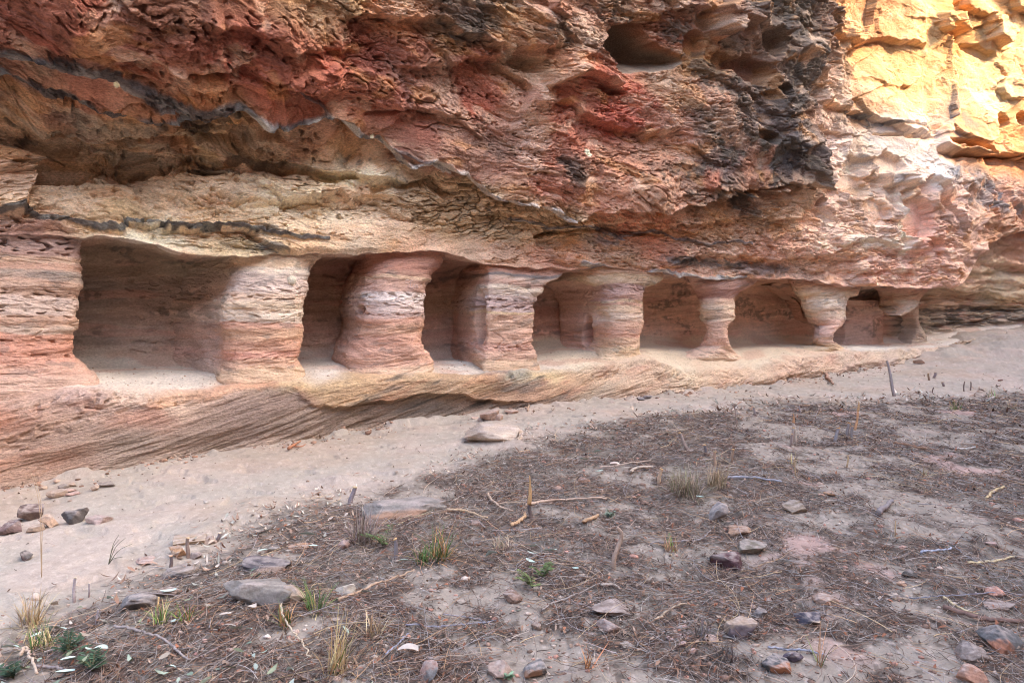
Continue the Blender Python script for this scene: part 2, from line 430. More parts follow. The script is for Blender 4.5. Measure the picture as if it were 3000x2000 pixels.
# ledges: rock above the line stands proud of the rock below it
def ledge(pts, amp, w_up=.8, w_dn=.35, soft=.03, jag=.07):
    global d
    L = fl(pts); m = (s_ > L[:, 0].min() - .5) & (s_ < L[:, 0].max() + .5) & (z_ > L[:, 1].min() - 1.2) & (z_ < L[:, 1].max() + 1.6)
    ss, zz = s_[m], z_[m]
    dd, sg, t = pl_dist(ss, zz + jag * fbm(ss * 3.3, zz * 3, 3, 71), L); sd = dd * sg
    fade = sst(0, .06, t) * (1 - sst(.94, 1, t))
    v = np.where(sd > 0, np.exp(-np.maximum(sd, 0) / w_up), 0) - np.where(sd <= 0, .55 * np.exp(np.minimum(sd, 0) / w_dn), 0)
    v = np.where(np.abs(sd) < soft, lerp(-.55, 1.0, (sd + soft) / (2 * soft)), v)
    d[m] += amp * v * fade
VEIN_A = [(-60, 140), (0, 145), (130, 170), (190, 180), (290, 190), (340, 205), (390, 235), (460, 270), (500, 285), (560, 305), (610, 300), (650, 292), (690, 300), (740, 325), (790, 335), (850, 338), (930, 335), (960, 330)]
VEIN_B = [(-60, 190), (0, 210), (60, 230), (130, 262), (200, 272), (270, 290), (340, 308), (420, 325), (480, 335), (560, 330), (640, 318), (690, 303)]
VEIN_C = [(690, 300), (760, 330), (880, 345), (960, 330), (1000, 350), (1040, 375), (1080, 395), (1110, 400), (1150, 440), (1200, 485), (1270, 472), (1310, 498), (1350, 500), (1400, 535), (1450, 580), (1500, 585), (1560, 598), (1620, 605), (1660, 635)]
VEIN_D = [(-60, 622), (40, 620), (85, 618), (120, 635), (180, 640), (250, 655), (350, 662), (380, 640), (430, 638), (480, 655), (560, 662), (640, 658), (700, 662), (780, 678), (860, 690), (960, 700)]
VEIN_E = [(2470, 332), (2545, 345), (2555, 365), (2620, 362), (2700, 372), (2730, 385)]
VEIN_F = [(1500, 640), (1600, 668), (1720, 660), (1800, 690), (1850, 695), (1920, 672), (1980, 700), (2080, 715), (2140, 705), (2200, 712)]
VEIN_G = [(1700, 770), (1790, 790), (1880, 797), (1960, 795), (2060, 815), (2180, 815)]
ledge(VEIN_A, .06); ledge(VEIN_B, .13, 1.0, .4); ledge(VEIN_C, .17, .9, .35)
ledge(VEIN_D, .05, .3, .2)
ledge([(560, 60), (700, 75), (800, 120), (900, 130), (1050, 150)], .10)
ledge([(80, 110), (250, 120), (400, 160), (560, 200), (700, 190), (830, 235), (1000, 265)], .12)
ledge([(980, 60), (1100, 50), (1250, 60), (1320, 90), (1500, 150), (1640, 130)], .13)
ledge([(450, 230), (600, 245), (720, 250), (900, 240), (1100, 300), (1300, 335), (1350, 338)], .07)
ledge([(1150, 200), (1300, 190), (1420, 170), (1600, 180)], .10)
ledge([(1580, 260), (1680, 215), (1760, 235), (1800, 265)], .16, .5, .3)
ledge([(1550, 310), (1650, 305), (1760, 365), (1830, 385), (1900, 400), (2000, 370)], .11)
ledge([(1640, 640), (1720, 610), (1850, 600), (2000, 590), (2120, 560), (2250, 548), (2385, 542)], .22, .6, .3)
ledge([(60, 372), (200, 392), (350, 398), (520, 385), (720, 372), (860, 380)], .09, .4, .25)
ledge([(90, 425), (220, 432), (380, 425), (560, 412), (700, 420)], .08, .3, .2)
ledge([(120, 330), (300, 345), (480, 352), (640, 345), (800, 352)], .06, .3, .2)
ledge([(250, 470), (380, 462), (520, 455), (640, 462)], .07, .25, .15)
ledge([(640, 500), (760, 470), (900, 490), (1000, 520), (1150, 520)], .14, .35, .3)
ledge([(60, 520), (200, 520), (420, 510), (620, 500)], .05, .4, .3)
ledge([(480, 560), (560, 575), (700, 590), (900, 590), (1050, 575)], .06, .35, .2)
ledge([(860, 640), (1000, 600), (1150, 560), (1260, 570)], .05, .3, .2)
ledge([(1560, 690), (1700, 665), (1850, 650), (2000, 655), (2150, 640), (2380, 640)], .07)
ledge([(1950, 760), (2100, 745), (2250, 760), (2400, 750), (2540, 765)], .08)
ledge([(2390, 300), (2460, 320), (2560, 345), (2650, 385), (2730, 395)], .13, .7, .3)
ledge([(2740, 430), (2800, 440), (2870, 455), (2930, 450), (3020, 470), (3150, 480)], .22, .7, .3)
ledge([(2460, 150), (2560, 115), (2700, 140)], .12)
ledge([(2530, 520), (2580, 490), (2600, 540), (2660, 545)], .14, .3, .2)
ledge([(2640, 560), (2720, 520), (2760, 560), (2830, 680)], .16, .3, .25)
ledge([(2480, 455), (2540, 470), (2590, 440)], .08, .3, .2)
ledge([(2100, 130), (2150, 60), (2200, 75)], .2, .35, .3)
ledge([(2420, 720), (2560, 700), (2650, 735), (2790, 730)], .07)
# deep slits under an overhang: rock cut back just above a line
def recess(pts, depth, h, soft=.025, jag=.05):
    global d
    L = fl(pts); m = (s_ > L[:, 0].min() - .3) & (s_ < L[:, 0].max() + .3) & (z_ > L[:, 1].min() - .3) & (z_ < L[:, 1].max() + h + .3)
    ss, zz = s_[m], z_[m]
    dd, sg, t = pl_dist(ss, zz + jag * fbm(ss * 3.5, zz * 3, 4, 76), L); sd = dd * sg
    hh = h * (.55 + .9 * (fbm(ss * 1.6, ss * 0, 3, 77) * .5 + .5))
    d[m] -= depth * sst(0, soft, sd) * (1 - sst(.25 * hh, hh, sd)) * sst(0, .12, t) * (1 - sst(.85, 1, t))
recess([(70, 528), (200, 522), (300, 524), (420, 512), (520, 496), (640, 500)], .24, .20)
recess([(480, 520), (560, 506), (640, 504), (700, 492), (760, 498), (830, 520), (900, 500)], .22, .14)
recess([(800, 492), (860, 505), (930, 520), (1010, 532), (1060, 528)], .26, .12)
recess([(1080, 575), (1150, 560), (1260, 560), (1330, 590)], .20, .16)
recess([(300, 450), (450, 440), (620, 430), (760, 420), (860, 430)], .14, .12)
recess([(520, 205), (580, 203), (660, 210)], .18, .10)
recess([(1050, 336), (1130, 330), (1300, 338)], .10, .05)
recess([(560, 585), (700, 600), (900, 600), (1000, 606)], .12, .05)
recess([(2120, 558), (2250, 550), (2390, 548)], .3, .10)
recess([(1560, 700), (1700, 680), (1850, 690), (1960, 700)], .14, .07)
recess([(2560, 395), (2640, 400), (2700, 405)], .18, .08)
recess([(2800, 448), (2870, 462), (2960, 462), (3100, 482)], .25, .10)
# upright cracks and arrises: left of the line stands proud (line drawn top to bottom)
def arris(pts, amp, wl=.5, wr_=.4, soft=.03):
    global d
    L = fl(pts); m = (s_ > L[:, 0].min() - 1.5) & (s_ < L[:, 0].max() + 1.5) & (z_ > L[:, 1].min() - .5) & (z_ < L[:, 1].max() + .5)
    ss, zz = s_[m], z_[m]
    dd, sg, t = pl_dist(ss + .12 * fbm(ss * 2.2, zz * 2.2, 3, 73), zz, L); sd = -dd * sg                # + on the left of a falling line
    fade = sst(0, .1, t) * (1 - sst(.9, 1, t))
    v = np.where(sd > 0, np.exp(-np.maximum(sd, 0) / wl), -.5 * np.exp(np.minimum(sd, 0) / wr_))
    v = np.where(np.abs(sd) < soft, lerp(-.5, 1.0, (sd + soft) / (2 * soft)), v)
    d[m] += amp * v * fade
arris([(2440, -60), (2400, 150), (2375, 300), (2390, 430), (2385, 560)], .13, .8, .5, .22)
arris([(2790, -80), (2770, 100), (2785, 230), (2775, 340), (2755, 430)], .14, .4, .4)
arris([(72, 440), (70, 540), (80, 650)], .14, .3, .3)
arris([(2560, 420), (2548, 520), (2555, 640)], .07, .3, .3)
arris([(2640, 520), (2635, 600), (2670, 700)], -.12, .3, .3)
arris([(1640, 700), (1650, 760)], .03, .2, .2)
# hollows
def hollow(cx, cy, rx, ry, depth, fe=.12, warp=.12, seed=0):
    global d
    m = ell(cx, cy, rx, ry, fe, warp=warp, seed=seed); d = d * (1 - .8 * m) - depth * m; return m
_cb = fl([(1735, 152), (1760, 158), (1810, 216), (1900, 213), (1975, 204), (2020, 176)]); _ct = fl([(1735, 146), (1765, 120), (1795, 74), (1890, 66), (1920, 122), (1960, 150), (2020, 170)])
_zb = np.interp(s_, _cb[:, 0], _cb[:, 1]) + .03 * fbm(s_ * 3, s_ * 0, 3, 26); _zt = np.interp(s_, _ct[:, 0], _ct[:, 1]) + .05 * fbm(s_ * 3.5, z_, 3, 27); _hh = np.maximum(_zt - _zb, .02)
CAVE = sst(-.015, .03, z_ - _zb) * sst(-.02, .03, _zt - z_) * sst(_cb[0, 0], _cb[0, 0] + .1, s_) * sst(_cb[-1, 0], _cb[-1, 0] - .1, s_)
cfl = np.clip((z_ - _zb) / _hh, 0, 1)                       # the floor rises into the rock, the roof comes down sharply
d = d * (1 - .95 * CAVE) - CAVE * (.05 + np.minimum(_hh * 1.9, 1.25) * (np.clip(cfl * 1.35, 0, 1) - .25 * sst(.8, 1, cfl)))
for h in ((2200, 205, 58, 38, .24), (2300, 260, 22, 22, .32), (2040, 130, 30, 40, .25), (2150, 75, 22, 24, .25), (2070, 60, 26, 30, .2), (2390, 590, 14, 16, .3),
          (2880, 150, 50, 18, .22), (2780, 100, 32, 20, .3), (2925, 355, 22, 22, .3), (2990, 350, 20, 20, .3), (2960, 70, 24, 10, .2), (2860, 430, 60, 10, .2),
          (2500, 545, 45, 35, .14), (2690, 640, 40, 60, .2), (2730, 720, 26, 24, .14), (2650, 710, 16, 18, .18), (2600, 480, 40, 30, .1), (2560, 620, 40, 40, .1),
          (2240, 400, 30, 20, .15), (2120, 180, 30, 30, .2), (2260, 130, 30, 40, .18), (1780, 265, 40, 12, .18),
          (150, 512, 120, 13, .35), (600, 507, 50, 7, .25), (330, 508, 60, 6, .15), (880, 498, 60, 14, .15), (950, 525, 40, 12, .15)):
    hollow(*h, seed=int(h[0]) % 7)
# blocks standing out of the sunlit wall
for bl in ((2925, 85, 34, 42, .28), (2770, 80, 46, 30, .26), (2460, 90, 50, 30, .18), (2850, 20, 46, 26, .2), (2250, 60, 50, 40, .2), (2110, 55, 30, 45, .3), (2960, 260, 40, 34, .15), (1610, 30, 40, 24, .15)):
    m = ell(bl[0], bl[1], bl[2], bl[3], .15, warp=.2, seed=int(bl[0]) % 5); d += bl[4] * m
DISP[U0:] = d * np.concatenate([sst(0, .08, (te * (ztop - lz))), np.ones((RT - RL - RE, C_))]).astype('f4')
DISP[U0:U0 + RE] += .0
# ---- relief of plinth, ledge, back wall, niche ceiling
sl, zl, wl = SS[:RL], ZZ[:RL], WW[:RL]
rows = np.arange(RL)[:, None]
mp_ = 1 - sst(ROW_PLINTH - 10, ROW_PLINTH + 6, rows.astype('f4'))        # plinth face
mb_ = sst(ROW_FLOOR, ROW_FLOOR + 12, rows.astype('f4'))                  # back wall and ceiling
mf_ = 1 - np.maximum(mp_, mb_)
xb = zl - .22 * sl + .05 * fbm(sl * .5, zl, 2, 80)                        # cross beds of the plinth climb to the right
dl = mp_ * (.07 * fbm(sl * .6, wl * 1.2, 3, 81) + .035 * terr(fbm(sl * .6, xb * 4, 4, 82), 4, 5) + .016 * terr(fbm(sl * 1.6, xb * 9, 4, 83), 3, 4) + .005 * noise(sl * 1.2, xb * 40, 84))
lowp = [(-60, 1330), (150, 1260), (330, 1190), (520, 1185), (600, 1175), (720, 1150), (830, 1128), (870, 1140), (920, 1195), (1000, 1195), (1090, 1180), (1250, 1160), (1350, 1150), (1400, 1170), (1500, 1175)]
_s, _z = wall(np.array([p[0] for p in lowp]), np.array([p[1] for p in lowp]), .2); LOWL = np.stack([_s, _z], 1)
_dd, _sg, _t = pl_dist(sl, zl + .06 * fbm(sl * 2.4, zl * 2.4, 4, 85) + .02 * terr(fbm(sl * 5, zl * 3, 3, 108), 3, 6), LOWL); _sd = _dd * _sg
below = sst(.015, -.015, _sd) if False else 1 - sst(-.02, .02, _sd)
BELOW = below * (1 - sst(4.9, 5.6, sl)) * sst(-.9, .6, sl)
dl += mp_ * (.06 * (1 - BELOW) * np.exp(-np.clip(_sd, 0, 9) / .2) - .05 * BELOW) * (1 - sst(4.6, 5.4, sl)) * (.15 + .85 * sst(1.9, 2.5, sl)) * sst(-.9, .6, sl)
grm = mp_ * (1 - sst(5.2, 6.5, sl)) * BELOW
dl += grm * .018 * terr(fbm(sl * .35, (zl - .30 * sl) * 13, 2, 86), 4, 4)
rgh = mp_ * sst(.05, .35, fbm(sl * .9, xb * 2.5, 3, 87)) * (1 - .8 * BELOW)
dl -= rgh * (.045 * np.abs(noise(sl * 7, xb * 13, 88)) + .03 * sst(.35, .5, noise(sl * 13, xb * 34, 89)))
rise_r = mp_ * sst(6.0, 7.5, sl)
dl += rise_r * (.07 * terr(fbm(sl * 1.0, zl * 2.0, 3, 90), 5, 5) + .05 * fbm(sl * 2.2, zl * 5, 3, 91))
dl += np.exp(-((rows - ROW_PLINTH) / 30.0) ** 2) * (.035 * terr(fbm(sl * 1.4, wl * 3, 4, 103), 4, 6) + .03 * fbm(sl * 3, wl * 4, 3, 104)) + mf_ * (.022 * fbm(sl * 1.2, wl * 1.5, 3, 92) + .004 * noise(sl * 6, wl * 9, 93))
bb = zl + .05 * fbm(sl * .5, zl, 2, 94)
dl += mb_ * (.05 * fbm(sl * .8, wl * .9, 3, 95) + .025 * terr(fbm(sl * .5, bb * 3.5, 2, 96), 4, 3) + .030 * terr(fbm(sl * 1.6, bb * 7, 5, 97, gain=.55), 4, 8) + .014 * fbm(sl * 6, wl * 8, 3, 98) - .03 * sst(.36, .48, noise(sl * 9, wl * 16, 109)) * sst(0, .3, noise(sl * 1.3, wl * 3, 110)))
far = sst(15, 16.5, sl)
dl += far * mb_ * (.20 * terr(fbm(sl * .3, bb * 3.2, 3, 105), 4, 7) + .06 * terr(fbm(sl * .9, bb * 7, 4, 106), 4, 6) - .03 * np.clip(1 - np.abs(noise(sl * .6, bb * 7, 107)) / .08, 0, 1))
ceil = sst(RL - 60, RL - 40, rows.astype('f4'))
dl += ceil * (.04 * terr(fbm(sl * .8, wl * 2.2, 3, 99), 4, 5))
DISP[:RL] = dl
DISP[RL - 8:RL] *= np.linspace(1, 0, 8)[:, None]
PNT = BASE + NRMS * DISP[..., None]
# irregular lip
lipn = (.05 * fbm(sc_ * 1.5, sc_ * 0, 3, 101) + .03 * terr(fbm(sc_ * 3, sc_ * 0 + 3, 2, 102), 3, 5)).astype('f4')
wl_ = np.exp(-((np.arange(RT)[:, None] - RL) / 16.0) ** 2).astype('f4')
PNT[..., 2] += wl_ * lipn
# ================================================================ colours of the rock
KA = 0.86
def blend_pts(s, z, ps, pz, rgb, soft=.10, power=3.0, asp=1.5):
    """smooth blend of colour samples taken at wall positions; beds make the patches wider than tall"""
    sh = s.shape; s = s.ravel(); z = z.ravel(); num = np.zeros((s.size, 3), 'f4'); den = np.zeros(s.size, 'f4')
    for a, b, c in zip(ps, pz, rgb):
        w = 1.0 / (((s - np.float32(a)) / asp) ** 2 + (z - np.float32(b)) ** 2 + soft ** 2) ** (power / 2 + .5)
        den += w; num += w[:, None] * np.asarray(c, 'f4')
    return (num / den[:, None]).reshape(sh + (3,))
def pal(t):
    return [tuple(x[:2]) for x in t], srgb(np.array([x[2:] for x in t])) * KA
FACE = [(-200, 30, 125, 75, 62), (100, 30, 128, 74, 60), (400, 30, 128, 82, 66), (500, 45, 112, 72, 55), (800, 30, 145, 102, 70), (900, 60, 172, 126, 85), (1050, 40, 165, 125, 85),
 (1150, 60, 188, 130, 90), (1350, 40, 92, 76, 72), (1450, 60, 150, 115, 85), (1560, 40, 168, 108, 82), (1700, 40, 165, 122, 102), (1820, 40, 120, 95, 80), (1950, 40, 122, 78, 60), (2080, 40, 145, 108, 92), (2250, 50, 112, 92, 82), (2350, 60, 100, 86, 78),
 (80, 90, 145, 75, 62), (300, 90, 142, 74, 60), (550, 120, 138, 76, 62), (700, 120, 132, 70, 56), (850, 110, 152, 86, 62), (1050, 100, 155, 82, 64), (1200, 120, 148, 88, 68), (1300, 110, 145, 105, 80), (1500, 110, 170, 124, 88), (1600, 140, 152, 112, 86), (1700, 120, 145, 115, 98), (1900, 60, 140, 90, 66),
 (100, 190, 145, 102, 80), (250, 195, 148, 104, 90), (450, 170, 152, 86, 66), (650, 180, 148, 72, 60), (800, 200, 152, 76, 60), (950, 190, 160, 82, 62), (1100, 180, 155, 86, 72), (1250, 200, 168, 122, 106), (1400, 200, 165, 94, 70), (1550, 180, 155, 120, 95), (1650, 200, 170, 125, 98), (1720, 230, 168, 86, 62), (2050, 170, 165, 115, 62), (1990, 110, 150, 85, 60),
 (100, 250, 158, 116, 102), (300, 260, 166, 114, 96), (500, 275, 165, 108, 76), (600, 255, 172, 120, 80), (800, 260, 170, 95, 70), (1000, 290, 158, 90, 68), (1150, 260, 168, 100, 84), (1300, 260, 182, 142, 122), (1400, 290, 172, 88, 66), (1550, 290, 182, 138, 118), (1650, 270, 158, 84, 64), (1750, 270, 162, 92, 72), (1850, 280, 172, 92, 72), (1960, 280, 182, 140, 108), (2050, 270, 172, 126, 104), (2150, 260, 112, 92, 84), (2300, 280, 92, 78, 74),
 (100, 380, 150, 112, 74), (400, 380, 152, 112, 74), (650, 370, 160, 120, 80), (900, 320, 165, 96, 74), (900, 420, 172, 130, 94), (1200, 400, 146, 92, 78), (1400, 400, 160, 116, 100), (1550, 400, 172, 130, 114), (1650, 380, 172, 98, 75), (1800, 370, 170, 84, 66), (1900, 390, 182, 122, 102), (2000, 370, 184, 136, 116), (2100, 380, 155, 120, 102), (2250, 380, 92, 76, 74),
 (100, 460, 160, 128, 100), (300, 480, 176, 146, 118), (600, 450, 174, 138, 100), (800, 480, 178, 142, 112), (1000, 460, 165, 124, 84), (1150, 520, 190, 160, 130), (1300, 470, 155, 108, 92), (1450, 480, 164, 114, 98), (1600, 470, 158, 96, 76), (1800, 460, 174, 114, 88), (1950, 460, 188, 138, 112), (2100, 470, 120, 94, 90), (2250, 460, 84, 72, 73), (2340, 450, 80, 70, 72),
 (30, 520, 178, 132, 108), (200, 560, 196, 165, 142), (500, 560, 200, 165, 135), (800, 580, 205, 182, 155), (1000, 560, 208, 188, 162), (1120, 600, 195, 160, 128), (1350, 580, 158, 122, 90), (1500, 560, 160, 116, 92), (1600, 540, 178, 114, 94), (1750, 540, 184, 124, 98), (1900, 560, 188, 134, 108), (2050, 580, 150, 114, 92), (2200, 575, 130, 90, 72),
 (50, 660, 172, 132, 128), (30, 600, 190, 155, 125), (300, 610, 198, 158, 115), (600, 630, 202, 160, 115), (900, 640, 206, 170, 132), (1150, 650, 202, 162, 130), (1350, 650, 178, 138, 98), (1500, 680, 172, 136, 104), (1650, 670, 172, 136, 106), (1800, 650, 188, 124, 98), (1950, 640, 192, 138, 112), (2100, 640, 176, 128, 92), (2250, 620, 180, 136, 106), (2330, 600, 188, 150, 124),
 (450, 700, 206, 192, 172), (700, 710, 192, 164, 132), (900, 715, 205, 165, 128), (1050, 715, 206, 172, 148), (1250, 720, 202, 158, 132), (1450, 745, 200, 156, 132), (1600, 760, 186, 132, 110), (1800, 750, 186, 142, 118), (1950, 740, 180, 122, 100), (2100, 760, 186, 146, 128), (2250, 740, 190, 136, 114), (2400, 710, 206, 160, 140), (2600, 780, 196, 146, 130),
 (2450, 420, 204, 164, 148), (2500, 450, 208, 188, 172), (2600, 420, 216, 192, 182), (2700, 440, 222, 198, 192), (2760, 480, 200, 178, 176), (2450, 540, 200, 158, 138), (2550, 560, 194, 154, 128), (2650, 560, 208, 178, 162), (2750, 580, 194, 144, 124), (2850, 560, 190, 146, 126), (2950, 560, 190, 136, 116), (2450, 640, 205, 160, 138), (2600, 650, 208, 168, 152), (2700, 650, 200, 132, 112), (2800, 640, 200, 155, 140), (2920, 640, 188, 134, 104), (3100, 600, 185, 130, 105),
 (2500, 150, 190, 142, 94), (2600, 250, 208, 164, 106), (2800, 100, 215, 158, 92), (2900, 200, 210, 172, 122), (2900, 300, 218, 192, 150), (2700, 200, 212, 172, 116), (2950, 400, 212, 152, 94), (2850, 410, 202, 146, 98), (2450, 260, 195, 155, 130), (2500, 310, 204, 156, 118), (2400, 100, 130, 98, 84), (2550, 60, 185, 135, 92), (3100, 200, 205, 155, 100), (3200, 400, 205, 150, 100)]
_p, _c = pal(FACE)
_p = np.array(_p, float); _ps, _pz = face_pt(_p[:, 0], _p[:, 1])
# coarse raster of the blend, read back at warped positions so that colour edges follow the beds
gs = np.linspace(sc_[0], sc_[-1], 900); gz = np.linspace(1.5, 14, 420)
_GS, _GZ = np.meshgrid(gs, gz); RAST = blend_pts(_GS.astype('f4'), _GZ.astype('f4'), _ps, _pz, _c)
def rast(s, z):
    x = np.clip((s - gs[0]) / (gs[1] - gs[0]), 0, len(gs) - 1.01); y = np.clip((z - gz[0]) / (gz[1] - gz[0]), 0, len(gz) - 1.01)
    i = x.astype('i4'); j = y.astype('i4'); fx = (x - i)[..., None]; fy = (y - j)[..., None]
    return (RAST[j, i] * (1 - fx) + RAST[j, i + 1] * fx) * (1 - fy) + (RAST[j + 1, i] * (1 - fx) + RAST[j + 1, i + 1] * fx) * fy
cw1 = fbm(s_ * 1.6, bed * 2.6, 3, 111); cw2 = fbm(s_ * 1.6, bed * 2.6, 3, 112)
cf = rast(s_ + .28 * cw1, z_ + .14 * cw2).astype('f4')
lum = cf.mean(-1, keepdims=True)
st = fbm(s_ * .55, bed * 7, 3, 113) + .6 * noise(s_ * 1.1, bed * 22, 114) * (1 - .6 * right)
patch = fbm(s_ * 1.3, bed * 2.2, 4, 115)
plate = terr(pn, 6, 6)
mot = fbm(s_ * 4.5, z_ * 6, 3, 116)
cf *= np.exp(.20 * st + .16 * patch + .20 * mot)[..., None]
cf *= 1 + np.stack([.10 * patch, -.03 * patch, -.12 * patch], -1)                 # warmer / cooler patches
pk = sst(.12, .4, fbm(s_ * 1.9 + 3, bed * 3.4, 4, 117)); mixc(cf, srgb((212, 174, 150)) * KA, .45 * pk * (lum[..., 0] > .05))
rd = sst(.15, .42, fbm(s_ * 1.5 + 9, bed * 3.1, 4, 118)) * sst(9.5, 7, s_) * sst(2.7, 3.2, z_); mixc(cf, srgb((150, 66, 48)) * KA, .28 * rd)
oc = sst(.22, .45, fbm(s_ * 1.2 + 19, bed * 4.1, 3, 119)); mixc(cf, srgb((190, 128, 62)) * KA, .45 * oc)
# rough and freshly broken faces are paler on their ribs and darkened in the holes, pit shade put into the colour
cf *= (1 - .16 * rough * sst(.0, .3, rn2) - .30 * pitm * .6)[..., None]
# dark weathering crust; the thin slits in the recess are painted shade
stn = fbm(s_ * 1.7, z_ * 2.4, 4, 121); stn2 = fbm(s_ * 7, bed * 12, 3, 122)
def stain_shade(cx, cy, rx, ry, c=(88, 77, 71), a=.72, th=-.0):
    m = ell(cx, cy, rx, ry, .45, warp=.28, seed=int(cx) % 9); mixc(cf, srgb(c) * KA, a * m * sst(th, th + .13, stn + .35 * stn2))
for t in ((1360, 45, 110, 50), (1300, 95, 90, 30), (2270, 450, 110, 85), (2170, 470, 120, 90), (2130, 240, 130, 130), (2350, 220, 40, 220), (2320, 120, 60, 90), (2230, 30, 150, 50), (2090, 520, 190, 45), (1830, 65, 90, 30), (1620, 110, 80, 60),
          (2190, 590, 60, 60), (2100, 380, 70, 60), (2390, 430, 24, 110), (1990, 90, 40, 60), (2440, 40, 90, 40), (2450, 180, 70, 40)):
    stain_shade(*t)
stain_shade(1660, 488, 34, 42, (84, 74, 70), .8, -.5); stain_shade(1450, 440, 60, 40, (95, 78, 72), .5)
for t in ((200, 505, 120, 12), (120, 340, 160, 40), (450, 350, 200, 40), (700, 345, 160, 30), (60, 400, 90, 40), (320, 500, 70, 10), (820, 345, 60, 22), (640, 500, 70, 10), (1030, 465, 50, 35), (1180, 510, 60, 30)):  # dark patches under the overhang; thin ones put crevice shade into the colour
    stain_shade(*t, c=(54, 50, 50), a=.75, th=.0)
for t in ((790, 674, 40, 12), (800, 725, 50, 16), (1780, 700, 60, 20), (2080, 770, 120, 14), (2240, 790, 100, 16), (2000, 760, 60, 14)):
    stain_shade(*t, c=(92, 92, 98), a=.7, th=-.3)
for t in ((2530, 470, 50, 12), (2570, 580, 30, 20), (2720, 480, 60, 12), (2780, 500, 20, 40), (2620, 520, 16, 40), (2500, 640, 26, 16), (2780, 350, 50, 50), (2860, 520, 70, 26), (2560, 410, 50, 14), (2900, 580, 80, 40), (2960, 600, 60, 30)):
    stain_shade(*t, c=(112, 112, 122), a=.65, th=-.1)
# pale runs, freshly spalled patches and a darker patch filling a hollow
for t, c in (((2690, 430, 90, 50), (228, 208, 206)), ((2740, 520, 24, 60), (226, 206, 204)), ((2420, 600, 20, 90), (220, 184, 172)), ((2650, 640, 18, 110), (226, 200, 190)), ((2450, 420, 60, 22), (218, 190, 182)), ((2560, 710, 90, 16), (220, 186, 172)), ((1560, 400, 40, 80), (190, 150, 134)),
             ((1320, 330, 40, 90), (178, 134, 116)), ((1040, 520, 130, 40), (222, 208, 186)), ((850, 600, 150, 40), (214, 194, 168)), ((440, 690, 110, 24), (214, 204, 186)), ((2070, 520, 30, 26), (176, 100, 76)), ((2180, 480, 16, 60), (176, 120, 96)), ((2230, 470, 12, 60), (172, 118, 96)), ((2380, 350, 16, 60), (178, 134, 110)),
             ((2200, 200, 50, 34), (112, 68, 54)), ((1800, 350, 70, 40), (166, 78, 60))):
    mixc(cf, srgb(c) * KA, .75 * ell(*t, .5, warp=.3, seed=int(t[0]) % 5))
mixc(cf, srgb((214, 199, 184)) * KA, .42 * pale * sst(-.35, .2, patch)); cf *= (1 + .12 * pale)[..., None]
rcs = ell(420, 410, 480, 100, .4); cf *= np.exp(rcs * (.45 * fbm(s_ * .5, bed * 11, 3, 191) + .2 * noise(s_ * 1.2, bed * 34, 192)))[..., None]; mixc(cf, srgb((176, 160, 146)) * KA, .5 * rcs * sst(.0, .3, fbm(s_ * .7, bed * 8, 4, 193)))
# slabs in the hollow
sl_c = np.stack([.34 + .25 * cvv, .22 + .17 * cvv, .125 + .11 * cvv], -1); mixc(cf, sl_c, cong * .8)
cf *= (1 - .55 * cong * (1 - sst(.0, .3, cd)) * (cd < .33))[..., None]
# the smooth cave
CAVEM = sst(.3, .7, CAVE)
# iron-dark veins
def vein(pts, w, c=(80, 76, 82), c2=(118, 116, 122), a=.92, amp=.03, hi=None):
    L = fl(pts); m = (s_ > L[:, 0].min() - .2) & (s_ < L[:, 0].max() + .2) & (z_ > L[:, 1].min() - .3) & (z_ < L[:, 1].max() + .3)
    ss, zz = s_[m], z_[m]
    dd, sg, t = pl_dist(ss + .03 * noise(ss * 7, zz * 7, 130), zz + .035 * fbm(ss * 5, zz * 3, 3, 131), L)
    ww = w * (1 + .5 * fbm(ss * 2.2, zz * 2.2, 2, 132)) * (1 + 0 * t)
    k = 1 - sst(.75, 1.25, dd / ww)
    cc = lerp(srgb(c) * KA, srgb(c2) * KA, sst(-.1, .35, fbm(ss * 4, zz * 9, 2, 133))[..., None])
    if hi is not None: cc = lerp(cc, srgb((176, 166, 168)) * KA, (sst(hi[0], hi[1], t))[..., None])
    q = cf[m]; q += (cc - q) * (a * k)[..., None]; cf[m] = q
    mm = np.zeros(s_.shape, 'f4'); mm[m] = k; PNT[U0:] += NRMS[U0:] * (amp * mm)[..., None]
vein(VEIN_A, .040); vein(VEIN_B, .036, c2=(106, 108, 114)); vein(VEIN_C, .036, c=(112, 108, 112), c2=(168, 164, 166), hi=(.3, .65)); vein(VEIN_D, .022, c2=(110, 112, 116))
vein(VEIN_E, .035); vein(VEIN_F, .022, c2=(112, 112, 124), a=.8); vein(VEIN_G, .035, c=(110, 112, 122), c2=(160, 164, 172), a=.8)
vein([(0, 130), (90, 148), (140, 165), (200, 178)], .016); vein([(870, 255), (930, 290), (960, 320)], .016, a=.7)
vein([(1150, 430), (1190, 440), (1230, 462), (1262, 466)], .014, a=.7); vein([(2480, 700), (2600, 690), (2680, 665)], .01, a=.35)
# clay nests of wasps
for cx, cy, r in ((1705, 445, 10), (346, 224, 10), (590, 410, 0), (820, 350, 7), (1080, 383, 7), (570, 500, 0)):
    if r: mixc(cf, srgb((214, 205, 180)) * KA, ell(cx, cy, r, r, .25))
mixc(cf, srgb((140, 118, 104)) * KA * np.exp(.12 * fbm(s_ * 3, z_ * 6, 3, 169))[..., None], .95 * CAVEM)
pkw = ell(2600, 520, 210, 190, .4, warp=.2); mixc(cf, srgb((216, 190, 178)) * KA, .35 * pkw * sst(-.3, .25, patch))
CFACE = cf

